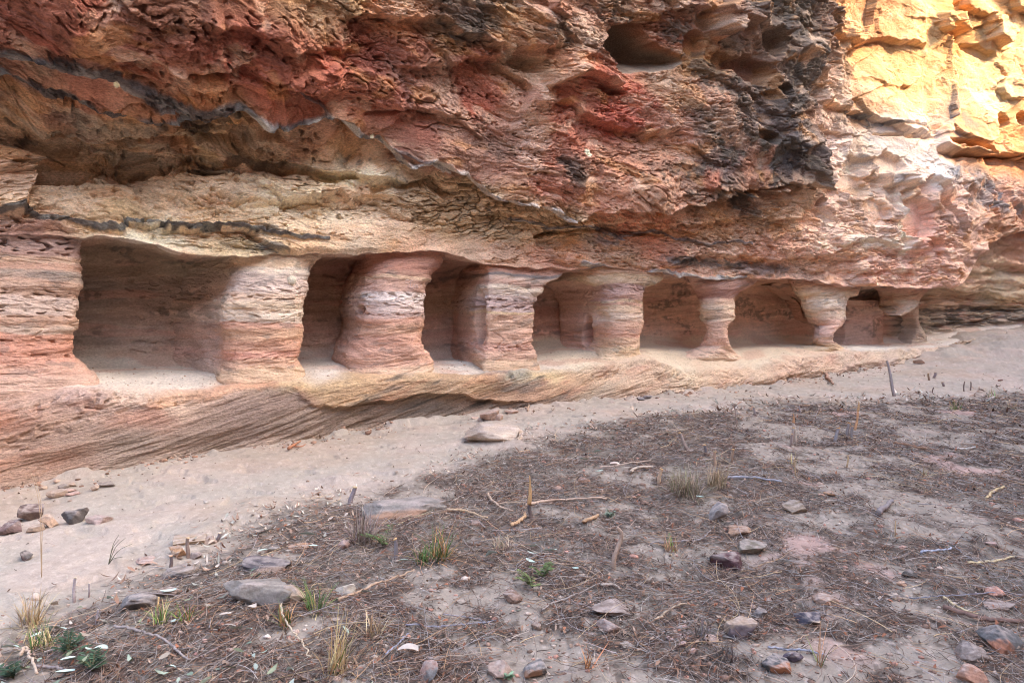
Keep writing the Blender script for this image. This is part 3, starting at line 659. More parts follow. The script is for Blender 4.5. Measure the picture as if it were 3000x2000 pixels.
# ---- back wall, ledge, plinth
def off_pal(t, off):
    p = np.array([x[:2] for x in t], float); s, z = wall(p[:, 0], p[:, 1], off); return s, z, srgb(np.array([x[2:] for x in t])) * KA
BACK = [(100, 800, 150, 110, 92), (280, 760, 140, 106, 76), (280, 860, 128, 108, 96), (280, 1000, 142, 118, 106), (420, 770, 142, 106, 74), (450, 850, 135, 105, 88), (450, 900, 150, 116, 98), (450, 1000, 155, 125, 110), (560, 770, 140, 112, 82), (560, 900, 180, 140, 118), (560, 1000, 172, 128, 106),
        (900, 800, 155, 105, 70), (950, 900, 155, 112, 84), (950, 1000, 172, 122, 96), (1000, 770, 150, 92, 64), (1290, 800, 158, 98, 68), (1290, 890, 165, 122, 84), (1300, 960, 172, 118, 88), (1350, 1000, 176, 120, 94), (1400, 850, 176, 128, 92),
        (1640, 800, 130, 90, 60), (1650, 860, 172, 120, 88), (1600, 900, 150, 104, 92), (1620, 960, 186, 124, 96), (1720, 950, 192, 130, 104), (1950, 830, 180, 120, 80), (1950, 880, 182, 128, 90), (1950, 950, 196, 142, 108), (1950, 1000, 200, 156, 126),
        (2250, 830, 176, 112, 66), (2250, 880, 184, 128, 84), (2250, 930, 192, 136, 98), (2250, 990, 190, 146, 114), (2520, 880, 180, 128, 92), (2520, 940, 176, 122, 100), (2650, 960, 140, 118, 98), (2750, 880, 186, 140, 92), (2750, 930, 150, 122, 98), (2900, 880, 176, 138, 88), (2900, 940, 150, 122, 98), (2900, 840, 196, 160, 108), (2880, 780, 190, 130, 78), (2950, 740, 172, 118, 70), (2850, 820, 206, 178, 130), (3100, 850, 180, 140, 95), (3100, 950, 160, 130, 105)]
bs, bz2, bc = off_pal(BACK, -1.1)
GB = blend_pts(*np.meshgrid(np.linspace(sc_[0], sc_[-1], 700).astype('f4'), np.linspace(.3, 5, 160).astype('f4')), bs, bz2, bc, soft=.08, asp=2.2)
def rastb(s, z):
    x = np.clip((s - sc_[0]) / (sc_[-1] - sc_[0]) * 699, 0, 698); y = np.clip((z - .3) / 4.7 * 159, 0, 158)
    return GB[np.round(y).astype(int), np.round(x).astype(int)]
def back_colour(s, z, w, warp=1.0):
    b = z + .05 * fbm(s * .5, z, 2, 94)
    c = rastb(s + .2 * warp * fbm(s * 1.3, b * 3, 3, 141), z + .06 * fbm(s * 1.3, b * 3, 3, 142)).astype('f4')
    stp = fbm(s * .45, b * 9, 3, 143) + .5 * noise(s * .9, (b - .12 * s) * 32, 144)
    c *= np.exp(.26 * stp + .16 * fbm(s * 3, z * 4, 3, 145) + .12 * fbm(s * 10, z * 14, 3, 168))[..., None]
    rs = sst(.1, .4, fbm(s * .8 + 5, b * 5, 3, 146)); mixc(c, srgb((178, 104, 78)) * KA, .4 * rs)
    bk = sst(.12, .30, fbm(s * .9, (b - .05 * s) * 3.4, 4, 147)); far = sst(15, 16.5, s); bk = bk * (1 - .85 * far) * sst(-.15, .25, fbm(s * 9, z * 12, 3, 165) + .1); mixc(c, srgb((66, 62, 60)) * KA, .55 * bk)
    fb = terr(fbm(s * .3, b * 3.2, 3, 105), 4, 7); c *= np.exp(far * .6 * fb)[..., None]
    return desat(c, .7) * 1.8
COLL = np.zeros(ZZ[:RL].shape + (3,), 'f4')
cb = back_colour(sl, zl, wl)
bw = sst(15.2, 16.8, sl) * np.maximum(sst(.14, .02, np.abs(zl - 1.72 - .04 * fbm(sl * 1.0, zl, 3, 148))), .9 * sst(.26, .1, np.abs(zl - 1.45 - .1 * fbm(sl * .7, zl, 3, 149)))) * sst(-.35, .1, fbm(sl * 1.5, zl * 9, 3, 150)); mixc(cb, srgb((62, 62, 64)) * KA, .75 * bw)
PLI = [(0, 1120, 188, 138, 112), (100, 1180, 190, 150, 132), (0, 1220, 188, 130, 104), (250, 1150, 196, 158, 146), (400, 1160, 205, 170, 150), (420, 1215, 206, 132, 96), (500, 1190, 208, 158, 122), (650, 1120, 206, 160, 118), (650, 1160, 205, 152, 120), (180, 1260, 192, 150, 128), (50, 1320, 190, 146, 122), (150, 1360, 182, 134, 108), (350, 1300, 178, 140, 116), (500, 1310, 178, 136, 110),
       (700, 1200, 176, 132, 110), (850, 1170, 172, 128, 106), (900, 1130, 205, 164, 112), (1000, 1120, 208, 168, 122), (1050, 1160, 196, 152, 108), (1150, 1150, 196, 150, 112), (1250, 1100, 204, 162, 118), (1300, 1130, 196, 154, 116), (1400, 1110, 205, 160, 116), (1500, 1090, 176, 162, 140), (1600, 1090, 206, 172, 122), (1700, 1110, 196, 150, 110), (1820, 1080, 200, 146, 112), (1880, 1060, 198, 142, 114), (1900, 1110, 198, 148, 120),
       (900, 1250, 168, 128, 104), (1100, 1220, 166, 124, 98), (1250, 1210, 150, 118, 96), (1400, 1180, 190, 142, 108), (1550, 1150, 192, 144, 110), (1700, 1150, 188, 138, 106), (2000, 1080, 226, 190, 150), (2100, 1110, 208, 152, 114), (2200, 1090, 212, 164, 132), (2300, 1090, 208, 152, 122), (2400, 1050, 212, 158, 130), (2500, 1060, 206, 164, 140), (2600, 1040, 206, 172, 150), (2800, 1010, 208, 176, 154), (3000, 990, 205, 172, 150)]
ps2, pz2, pc2 = off_pal(PLI, .15)
GP = blend_pts(*np.meshgrid(np.linspace(sc_[0], sc_[-1], 900).astype('f4'), np.linspace(-.3, 1.6, 160).astype('f4')), ps2, pz2, pc2, soft=.05, asp=2.0)
px_ = sl + .18 * fbm(sl * 1.5, xb * 4, 3, 151); pz_ = zl + .045 * fbm(sl * 1.5, xb * 4, 3, 152)
cp = GP[np.clip(np.round((pz_ + .3) / 1.9 * 159), 0, 159).astype(int), np.clip(np.round((px_ - sc_[0]) / (sc_[-1] - sc_[0]) * 899), 0, 899).astype(int)].astype('f4')
lam = noise(sl * .8, (zl - .30 * sl) * 34, 153); lam2 = fbm(sl * .5, (zl - .26 * sl) * 10, 3, 154)
cp *= np.exp(.20 * fbm(sl * .6, xb * 9, 3, 155) + (.06 + .10 * grm) * lam + .15 * lam2 + .16 * fbm(sl * 4, zl * 5, 3, 156))[..., None]
gy = sst(.12, .3, fbm(sl * 1.1, xb * 5, 4, 157)) * (1 - BELOW) * sst(2.0, 2.8, sl) * sst(7.4, 6.2, sl); mixc(cp, srgb((112, 104, 98)) * KA, .6 * gy)
dkl = grm * sst(2.2, 3.2, sl) * sst(-.05, .35, lam2) ; mixc(cp, srgb((64, 58, 54)) * KA, .8 * dkl)
og = sst(.2, .42, fbm(sl * 1.3 + 4, xb * 5, 3, 158)) * (1 - BELOW); mixc(cp, srgb((206, 118, 78)) * KA, .25 * og)
slab = np.zeros(sl.shape, 'f4')
_s, _z = wall(np.array([1690, 1780, 1880, 1890, 1700]), np.array([1125, 1060, 1035, 1075, 1140]), .1)
bl_ = BELOW[..., None]; cp = lerp(cp, desat(cp, .72) * .84, bl_).astype('f4')
# pale worn ledge
cl = np.broadcast_to(srgb((214, 196, 184)) * KA, cp.shape).astype('f4').copy()
cl *= np.exp(.12 * fbm(sl * 1.5, wl * 3, 3, 159) + .10 * fbm(sl * 5, wl * 6, 3, 160))[..., None]
mixc(cl, srgb((226, 194, 150)) * KA, .6 * sst(5.2, 6.0, sl) * sst(16, 13, sl)); mixc(cl, srgb((208, 150, 122)) * KA, .5 * sst(.1, .4, fbm(sl * .9, wl * 2, 3, 161)))
mixc(cl, srgb((222, 210, 200)) * KA, .7 * sst(12.5, 13.2, sl) * sst(15.5, 14.5, sl))
footm = np.zeros(sl.shape, 'f4')
for a_, b_ in ((660, 890), (1050, 1268), (1415, 1578), (1775, 1890), (2030, 2150), (2350, 2470)):
    f0, f1 = wall(np.array([a_, b_], float), np.array([1070., 1070.]), 0)[0]; footm = np.maximum(footm, sst((f1 - f0) / 2 + .22, (f1 - f0) / 2 - .02, np.abs(sl - (f0 + f1) / 2) + .10 * fbm(sl * 3, wl * 3, 2, 166)))
footm *= sst(-.45, -.2, OFF[:RL])
edge_w = sst(ROW_PLINTH - 16, ROW_PLINTH + 6, rows + 14 * fbm(sl * 1.6, wl * 2, 4, 162) - 10 * sst(5.5, 5, sl)) * (1 - .45 * footm)
mixc(cp, srgb((224, 190, 156)) * KA, .55 * sst(5.4, 6.0, sl) * sst(-.3, .3, fbm(sl * .9, xb * 3, 3, 167) + .2))
COLL = lerp(cp, cl, edge_w[..., None]); COLL = lerp(COLL, cb, sst(ROW_FLOOR - 2, ROW_FLOOR + 16, rows + 4 * fbm(sl * 2, wl * 2, 2, 163))[..., None].astype('f4'))
# just above the ground the plinth is dusty
dust = sst(.10, .0, zl - bz - .02 * fbm(sl * 3, zl, 2, 164)); mixc(COLL, srgb((190, 160, 140)) * KA, .5 * dust * mp_)
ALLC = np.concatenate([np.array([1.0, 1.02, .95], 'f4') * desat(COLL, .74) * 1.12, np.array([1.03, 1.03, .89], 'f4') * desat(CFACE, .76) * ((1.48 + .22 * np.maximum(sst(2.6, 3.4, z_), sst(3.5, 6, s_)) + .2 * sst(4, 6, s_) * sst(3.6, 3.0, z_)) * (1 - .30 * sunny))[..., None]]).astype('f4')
# continue the face colour round the lip into the ceiling
t = sst(RL - 46, RL - 4, rows.astype('f4'))[..., None]; ALLC[:RL] = lerp(ALLC[:RL], np.broadcast_to(desat(CFACE[2], .76) * 1.25, ALLC[:RL].shape), t * .75)

cliff = tag(empty("rock_cliff", wpos(np.array(4.0), np.array(0.0), np.array(0.3)).astype(float)), "layered red and cream sandstone cliff with a row of carved pillars at its foot", "cliff")
CL = np.array(cliff.location)
def strip(name, r0, r1, mat):
    return mesh_obj(name, PNT[r0:r1 + 1].reshape(-1, 3) - CL, grid_faces(r1 + 1 - r0, C_), mat, ALLC[r0:r1 + 1], cliff)
strip("plinth", 0, ROW_PLINTH, M_ROCK)
strip("ledge", ROW_PLINTH, ROW_FLOOR, M_CARVED)
strip("back_wall", ROW_FLOOR, RL, M_CARVED)
strip("cliff_face", RL, RT - 1, M_ROCK)
LEDGE_PTS = PNT[ROW_PLINTH + 8:ROW_FLOOR - 2].reshape(-1, 3)

# ================================================================ pillars left standing between the niches
def sm1(a, n):
    for _ in range(n):
        b = a.copy(); b[1:-1] = (a[:-2] + 2 * a[1:-1] + a[2:]) / 4; a = b
    return a
def pillar(rows_, bands, label, depth, front=.0, flareL=.25, flareR=.2, free=False, off_ref=-.05, nu=230, nv=230, pits=(), seed=0, rmax=.30, smooth_n=5, face_in=None, pil_name="pillar", expo=.75, dents=(), fit=True):
    """rows_: (photo height, left edge, right edge of the front); bands: (photo height, colour); lifted to the wall at off_ref"""
    r = np.array(rows_, float)
    sL, z = wall(r[:, 1], r[:, 0], off_ref); sR, _ = wall(r[:, 2], r[:, 0], off_ref); zm = (z + _) / 2
    o = np.argsort(zm); zm = zm[o]; sL = sL[o]; sR = sR[o]
    v = np.linspace(zm[0], zm[-1], nv)
    L = sm1(np.interp(v, zm, sL), smooth_n); R = sm1(np.interp(v, zm, sR), smooth_n)
    c = (L + R) / 2; w = (R - L) / 2
    fo = front + np.zeros(nv) if face_in is None else front + np.interp(v, [a for a, b in face_in], [b for a, b in face_in])
    rad = np.minimum(w * .95, rmax)
    ry = r[np.argsort(r[:, 0])]
    for it in range(5 if fit else 1):
      if fit: c = (L + R) / 2; w = (R - L) / 2; rad = np.minimum(np.abs(w) * .95, rmax)
      # outline of one level, from the back on the left, round the front, to the back on the right
      th = np.linspace(np.pi, 0, 140); ca, sa = np.cos(th), np.sin(th)
      xs = np.sign(ca) * np.abs(ca) ** expo; ys = np.abs(sa) ** expo
      S = c[:, None] + w[:, None] * xs; O = (fo - rad)[:, None] + rad[:, None] * ys
      if free:
          th2 = np.linspace(0, -np.pi, 90)[1:-1]; ca2, sa2 = np.cos(th2), np.sin(th2)
          S2 = c[:, None] + w[:, None] * np.sign(ca2) * np.abs(ca2) ** expo; O2 = (fo - rad - (depth))[:, None] - np.minimum(np.abs(w), rmax)[:, None] * np.abs(sa2) ** expo
          S = np.concatenate([S, S2, S[:, :1]], 1); O = np.concatenate([O, O2, O[:, :1]], 1)
      else:
          q = np.linspace(0, 1, 60)[None, :]
          back = -depth - .2
          fL = flareL * (q ** 1.8)
          Sl = L[:, None] - fL; Ol = (fo - rad)[:, None] + (back - (fo - rad))[:, None] * q
          Sr = R[:, None] + flareR * (q ** 1.8); Or = Ol
          S = np.concatenate([Sl[:, :0:-1], S, Sr[:, 1:]], 1); O = np.concatenate([Ol[:, :0:-1], O, Or[:, 1:]], 1)
      if not fit or it == 4: break
      X_, Y_ = proj(wpos(S, O, np.broadcast_to(v[:, None], S.shape)))
      if not free: X_ = X_[:, 59:]; Y_ = Y_[:, 59:]
      j = np.argmax(X_, 1); k_ = np.arange(nv); e = np.interp(Y_[k_, j], ry[:, 0], ry[:, 2]) - X_[k_, j]
      kk = (wpos(c, fo, v) - CAM)[:, 1] / FPX / .72
      R = R + sm1(e * kk, 3)
      if free:
          j = np.argmin(X_, 1); e = np.interp(Y_[k_, j], ry[:, 0], ry[:, 1]) - X_[k_, j]; L = L + sm1(e * kk, 3)
          m_ = R - L < .08; R = np.where(m_, (L + R) / 2 + .04, R); L = np.where(m_, R - .08, L)
    # resample each level to equal steps
    ds = np.hypot(np.diff(S, axis=1), np.diff(O, axis=1)); cu = np.concatenate([np.zeros((nv, 1)), np.cumsum(ds, 1)], 1)
    SS2 = np.empty((nv, nu)); OO2 = SS2.copy(); UU = SS2.copy()
    for i in range(nv):
        t = np.linspace(0, cu[i, -1], nu); SS2[i] = np.interp(t, cu[i], S[i]); OO2[i] = np.interp(t, cu[i], O[i]); UU[i] = t - cu[i, -1] / 2
    ZV = np.broadcast_to(v[:, None], SS2.shape)
    P = wpos(SS2, OO2, ZV); n = grid_normals(P); 
    ctr = wpos(c[:, None], np.full((nv, 1), -.5), ZV[:, :1]); 
    if np.mean(np.sum(n[:, nu // 2] * NW, -1)) < 0: n = -n
    b = ZV + .03 * fbm(SS2 * 1.1, ZV * 2, 2, seed + 170)
    dd = .045 * fbm(UU * 1.5, ZV * 1.9, 3, seed + 171) + .036 * terr(fbm(UU * .9, b * 4.5, 4, seed + 172), 4, 7) + .016 * terr(fbm(UU * 2.6, b * 11, 3, seed + 173), 3, 6) + .010 * fbm(UU * 6, ZV * 8, 3, seed + 174) - .02 * np.clip(1 - np.abs(noise(UU * 1.6, b * 6, seed + 183)) / .05, 0, 1) * sst(.1, .3, noise(UU * 1.2, b * 3, seed + 184))
    pm = np.zeros(SS2.shape)
    for zc, hw, th_, amp in pits:
        zz = wall(np.array(np.mean(r[:, 1:])), np.array(float(zc)), 0.)[1]
        band = np.exp(-((b - zz) / hw) ** 2)
        pp = band * sst(th_, th_ + .15, noise(UU * 12, b * 30, seed + 175)); dd -= amp * pp; pm = np.maximum(pm, pp)
        dd -= band * .012 * np.abs(noise(UU * 5, b * 18, seed + 176))
    if dents:
        X_, Y_ = proj(P)
        for dx_, dy_, rx_, ry_, dep_ in dents:               # a carved groove or hole, where the survey shows it
            q_ = np.hypot((X_ - dx_) / rx_, (Y_ - dy_) / ry_) + .12 * fbm(UU * 4, ZV * 4, 2, seed + 185); front_ = (n @ (CAM - P.mean((0, 1)))) > 0
            dd -= dep_ * (1 - sst(.55, 1.05, q_)) * front_
    P = P + n * dd[..., None]
    bz_ = np.array([wall(np.array(np.mean(r[:, 1:])), np.array(float(y)), 0.)[1] for y, _c in bands]); bcl = srgb(np.array([_c for y, _c in bands])) * KA
    o = np.argsort(bz_); bz_ = bz_[o]; bcl = bcl[o] * .78 + .22 * srgb((212, 174, 150)) * KA
    zq = b + .045 * fbm(UU * 1.3, b * 3, 4, seed + 177)
    jx = np.clip(np.searchsorted(bz_, zq) - 1, 0, len(bz_) - 2); fx_ = np.clip((zq - bz_[jx]) / (bz_[jx + 1] - bz_[jx] + 1e-6), 0, 1); zq = bz_[jx] + (bz_[jx + 1] - bz_[jx]) * sst(.28, .72, fx_)
    col = np.stack([np.interp(zq, bz_, bcl[:, k]) for k in range(3)], -1).astype('f4')
    col *= np.exp(.15 * fbm(UU * .6, b * 11, 3, seed + 178) + .12 * noise(UU * 1.2, (b + .25 * UU) * 34, seed + 179) + .13 * fbm(UU * 3, ZV * 4, 3, seed + 180) + .10 * fbm(UU * 10, b * 18, 2, seed + 186))[..., None]
    mixc(col, srgb((214, 150, 116)) * KA, .22 * sst(.12, .4, fbm(UU * 1.1 + 7, b * 6, 3, seed + 181)))
    mixc(col, srgb((104, 100, 98)) * KA, .4 * sst(.30, .42, fbm(UU * 2.6, b * 7, 4, seed + 182)))
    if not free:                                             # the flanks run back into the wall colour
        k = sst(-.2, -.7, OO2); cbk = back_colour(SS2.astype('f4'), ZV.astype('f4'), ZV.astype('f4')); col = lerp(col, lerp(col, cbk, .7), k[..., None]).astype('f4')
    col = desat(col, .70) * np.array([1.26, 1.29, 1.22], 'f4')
    V = P.reshape(-1, 3); Fq = grid_faces(nv, nu)
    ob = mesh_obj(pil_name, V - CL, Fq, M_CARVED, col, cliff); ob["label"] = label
    return dict(P=P, n=n, U=UU, Z=ZV, S=SS2, O=OO2, ob=ob)
OR, CR, MV, WH, YL, DR, PK, SA = (208, 142, 112), (216, 184, 154), (190, 158, 152), (222, 206, 198), (208, 168, 112), (168, 98, 76), (212, 158, 138), (206, 170, 140)
PIL = {}
PIL[0] = pillar([(655, -900, 262), (672, -900, 252), (700, -900, 240), (725, -900, 236), (760, -900, 234), (830, -900, 233), (880, -900, 228), (915, -900, 222), (928, -900, 222), (935, -900, 226), (962, -900, 228), (972, -900, 214), (990, -900, 211), (1020, -900, 209), (1040, -900, 216), (1060, -900, 235), (1080, -900, 258), (1100, -900, 280), (1150, -900, 300), (1230, -900, 330)],
       [(640, (186, 152, 146)), (690, (178, 142, 138)), (720, (178, 132, 122)), (745, (205, 160, 130)), (765, (196, 140, 112)), (800, (150, 132, 122)), (830, (190, 148, 126)), (860, (176, 132, 110)), (880, (204, 172, 160)), (910, (200, 168, 154)), (940, (190, 140, 112)), (965, (192, 160, 140)), (985, (196, 118, 88)), (1030, (202, 120, 90)), (1060, (196, 122, 96)), (1100, (198, 140, 118)), (1150, (198, 152, 132))],
       "huge rough pier of pitted mauve and orange rock at the cliff's near end", 1.2, front=.02, face_in=[(.5, .04), (.9, .09), (1.02, .04), (1.2, 0)], flareR=-.45, nu=620, nv=330, pits=((680, .10, .27, .05), (710, .05, .3, .04), (860, .05, .32, .04), (915, .05, .3, .05), (1000, .04, .34, .04), (1055, .04, .3, .04)), seed=1, rmax=.28, off_ref=-.05, smooth_n=2)
PIL[1] = pillar([(725, 690, 940), (748, 690, 938), (760, 690, 932), (790, 690, 918), (812, 688, 908), (825, 687, 898), (845, 685, 896), (880, 668, 890), (930, 660, 892), (970, 662, 889), (1000, 665, 887), (1030, 664, 878), (1045, 662, 872), (1065, 660, 876), (1085, 655, 888), (1110, 648, 898), (1150, 640, 910)],
       [(740, CR), (770, (214, 176, 134)), (790, (206, 184, 164)), (806, (176, 156, 146)), (818, (202, 174, 164)), (845, (208, 180, 168)), (868, (214, 178, 152)), (900, (216, 186, 154)), (925, (220, 196, 172)), (940, (216, 190, 170)), (948, OR), (975, (206, 148, 104)), (1010, (204, 136, 100)), (1040, (214, 134, 108)), (1062, (210, 152, 116)), (1100, (208, 164, 122))],
       "broad pillar with rows of small holes and a sharp line between cream and orange rock", 1.3, rmax=.34, expo=.78, face_in=[(.6, .06), (.85, .05), (.95, .01), (1.25, 0), (1.7, 0), (2.05, -.02), (2.35, -.14)], flareL=.38, flareR=.25, pits=((848, .05, .3, .035), (870, .03, .2, .04), (920, .06, .38, .03), (942, .015, .2, .02), (1055, .02, .3, .03)), seed=2, nu=380, nv=260)
PIL[2] = pillar([(722, 1120, 1308), (742, 1118, 1304), (755, 1115, 1296), (775, 1105, 1284), (795, 1098, 1262), (805, 1092, 1257), (822, 1085, 1260), (834, 1082, 1250), (870, 1078, 1248), (930, 1075, 1244), (960, 1075, 1240), (990, 1070, 1236), (1010, 1062, 1238), (1026, 1055, 1246), (1034, 1048, 1260), (1050, 1045, 1268), (1075, 1040, 1272), (1110, 1035, 1278)],
       [(740, (186, 110, 82)), (780, (178, 102, 76)), (803, (168, 108, 84)), (808, (206, 160, 120)), (825, (204, 148, 124)), (848, (200, 146, 128)), (862, (224, 204, 200)), (900, (220, 190, 182)), (922, (198, 156, 146)), (935, (206, 136, 106)), (960, (210, 148, 112)), (1000, (210, 138, 108)), (1030, (206, 142, 116)), (1060, (212, 150, 120)), (1090, (212, 168, 130))],
       "broad pillar with a dark red capital, a white pitted band and a notched foot", 1.3, rmax=.36, expo=.85, dents=((1052, 905, 16, 14, .16),), face_in=[(.6, .06), (.85, .05), (.95, .01), (1.25, 0), (1.7, 0), (2.05, -.02), (2.35, -.14)], flareL=-.16, flareR=.25, pits=((862, .03, .2, .04), (885, .04, .25, .04), (920, .015, .15, .05)), seed=3, nu=340, nv=240)
PIL[3] = pillar([(755, 1440, 1660), (772, 1440, 1658), (795, 1438, 1654), (803, 1438, 1650), (815, 1436, 1636), (828, 1434, 1600), (836, 1432, 1586), (846, 1430, 1589), (858, 1430, 1586), (868, 1428, 1574), (884, 1424, 1574), (896, 1422, 1566), (910, 1426, 1568), (960, 1428, 1561), (990, 1426, 1557), (1012, 1424, 1558), (1026, 1422, 1570), (1060, 1418, 1571), (1085, 1408, 1580), (1110, 1395, 1590)],
       [(760, (204, 140, 112)), (795, (200, 132, 104)), (805, (120, 112, 114)), (812, (208, 172, 150)), (828, (190, 140, 118)), (842, (222, 196, 170)), (856, (212, 188, 172)), (876, (206, 176, 170)), (884, (160, 126, 124)), (895, (184, 150, 150)), (912, (192, 158, 152)), (918, YL), (924, (206, 150, 116)), (945, (210, 160, 128)), (985, (208, 148, 116)), (1015, (214, 148, 124)), (1040, (214, 158, 128)), (1070, (208, 164, 122))],
       "square-sided pillar with stepped pale collars, a dark pitted band and a thin yellow line", 1.2, flareL=-.18, flareR=.2, pits=((880, .012, .05, .06), (900, .045, .18, .04), (1013, .03, .3, .05)), dents=((1408, 930, 16, 85, .16),), seed=4, nu=300, nv=240, rmax=.08, expo=.6, face_in=[(.6, .06), (.85, .05), (.95, .01), (1.25, 0), (1.7, 0), (2.05, -.02), (2.35, -.10)])
PIL[4] = pillar([(785, 1720, 1955), (806, 1720, 1948), (818, 1724, 1942), (828, 1730, 1925), (836, 1750, 1905), (846, 1775, 1892), (870, 1786, 1888), (900, 1790, 1885), (950, 1790, 1882), (975, 1796, 1878), (1000, 1798, 1876), (1020, 1796, 1874), (1032, 1790, 1879), (1050, 1775, 1890), (1075, 1755, 1905)],
       [(795, (196, 140, 96)), (815, (214, 180, 136)), (830, (212, 176, 136)), (842, (186, 140, 132)), (862, (190, 146, 140)), (876, (180, 130, 120)), (884, (208, 168, 122)), (892, (206, 142, 112)), (900, (214, 174, 134)), (930, (222, 188, 160)), (955, (214, 156, 122)), (980, (214, 146, 116)), (1000, (216, 164, 122)), (1030, (222, 180, 128)), (1060, (220, 184, 140))],
       "pillar under a wide flat slab-like cap with a mauve pitted neck, joined to the rear wall", 1.15, face_in=[(.6, .06), (.85, .05), (.95, .01), (1.25, 0), (1.7, 0), (2.3, -.02)], flareL=.10, flareR=.2, pits=((850, .05, .2, .03),), dents=((1722, 968, 17, 48, .22), (1630, 940, 12, 70, .08)), seed=5, nu=340, nv=230, rmax=.26)
PIL[5] = pillar([(800, 2000, 2225), (818, 2006, 2218), (830, 2012, 2205), (842, 2025, 2184), (852, 2034, 2172), (862, 2042, 2164), (870, 2046, 2156), (880, 2044, 2155), (910, 2045, 2153), (930, 2048, 2151), (942, 2056, 2140), (955, 2064, 2133), (975, 2066, 2132), (995, 2060, 2134), (1008, 2050, 2138), (1022, 2030, 2146), (1038, 2000, 2162), (1056, 1970, 2185), (1075, 1940, 2210)],
       [(810, (190, 132, 106)), (830, (186, 126, 108)), (850, (178, 112, 98)), (868, (160, 96, 84)), (876, (206, 160, 128)), (900, (216, 180, 144)), (930, (214, 178, 142)), (948, (212, 156, 124)), (975, (216, 158, 126)), (1000, (216, 156, 128)), (1030, (220, 172, 140)), (1060, (224, 186, 150))],
       "slender free-standing pillar with a bulging cream capital and a narrow orange waist, left of the other free-standing one", .0, free=True, seed=6, nu=300, nv=230, expo=.9, off_ref=-.18, front=.0, rmax=.26, face_in=[(.5, -.12), (.9, -.07), (1.05, -.02), (1.2, 0)])
PIL[6] = pillar([(825, 2310, 2535), (842, 2318, 2522), (852, 2322, 2517), (862, 2330, 2510), (868, 2340, 2492), (880, 2345, 2484), (900, 2350, 2480), (930, 2362, 2478), (945, 2368, 2475), (953, 2376, 2466), (960, 2386, 2452), (975, 2392, 2442), (988, 2390, 2440), (1000, 2382, 2444), (1012, 2362, 2460), (1024, 2330, 2485), (1040, 2290, 2515), (1060, 2260, 2540)],
       [(830, (196, 134, 100)), (845, (206, 160, 124)), (860, (220, 186, 146)), (890, (226, 204, 180)), (920, (222, 190, 160)), (950, (216, 162, 138)), (975, (218, 166, 146)), (1000, (218, 170, 146)), (1020, (226, 190, 140)), (1050, (226, 196, 156))],
       "free-standing goblet-shaped pillar with a pale cream capital on a thin pink stem", .0, free=True, seed=7, nu=280, nv=220, expo=.85, off_ref=-.20, front=.0, rmax=.28, face_in=[(.5, -.12), (.9, -.07), (1.05, -.02), (1.2, 0)])
PIL[7] = pillar([(840, 2560, 2730), (856, 2570, 2716), (868, 2576, 2702), (876, 2575, 2696), (888, 2575, 2692), (900, 2578, 2684), (910, 2584, 2672), (918, 2592, 2655), (925, 2606, 2635)],
       [(845, (192, 130, 100)), (870, (200, 150, 112)), (885, (220, 190, 156)), (905, (216, 186, 150)), (922, (200, 156, 120))],
       "broken pillar stump hanging from the niche ceiling, its lower part gone", .15, free=True, seed=8, nu=220, nv=140, expo=.85, off_ref=-.20, front=.0)
PIL[8] = pillar([(880, 2480, 2600), (905, 2480, 2597), (930, 2480, 2593), (960, 2480, 2590), (990, 2478, 2588), (1006, 2470, 2590), (1025, 2460, 2600)],
       [(885, (176, 118, 88)), (910, (120, 98, 84)), (930, (172, 112, 88)), (960, (160, 118, 96)), (985, (140, 122, 106)), (1020, (200, 160, 130))],
       "low rear partition wall of dark stained rock behind the hanging stump", 1.3, front=-.75, flareL=.5, flareR=.1, off_ref=-.8, seed=9, nu=200, nv=130, rmax=.12, pil_name="partition")
PIL[9] = pillar([(885, 2668, 2700), (905, 2672, 2692), (920, 2675, 2690), (935, 2678, 2690), (945, 2682, 2693), (958, 2684, 2697), (968, 2682, 2702), (985, 2678, 2712), (1010, 2670, 2722)],
       [(890, (170, 130, 110)), (920, (204, 160, 134)), (950, (212, 168, 140)), (985, (212, 178, 154))],
       "thin bent sliver of rock left from a broken pillar", 1.2, front=-.55, flareL=.25, flareR=.15, off_ref=-.6, seed=10, nu=160, nv=130, rmax=.08, pil_name="partition")

PIL[10] = pillar([(835, 2230, 2420), (858, 2270, 2412), (878, 2300, 2404), (900, 2316, 2400), (925, 2328, 2396), (940, 2342, 2388), (948, 2354, 2376)],
       [(840, (190, 130, 92)), (880, (198, 142, 108)), (930, (196, 140, 112))], "rounded lump of rock hanging behind the goblet-shaped pillar", .1, free=True, seed=11, nu=200, nv=120, expo=.9, off_ref=-.75, front=-.6, pil_name="partition")
# ================================================================ ground: one sheet, sandy path along the cliff, littered soil in front
def gz0(x, y):
    s, o = to_wall(x, y)
    r = base_z(np.clip(s, -6, 27), .5)
    return r * (1 - .45 * sst(1.0, 7.0, o)) + .012 * np.clip(s - 17, 0, 12) * sst(4, 0, o)

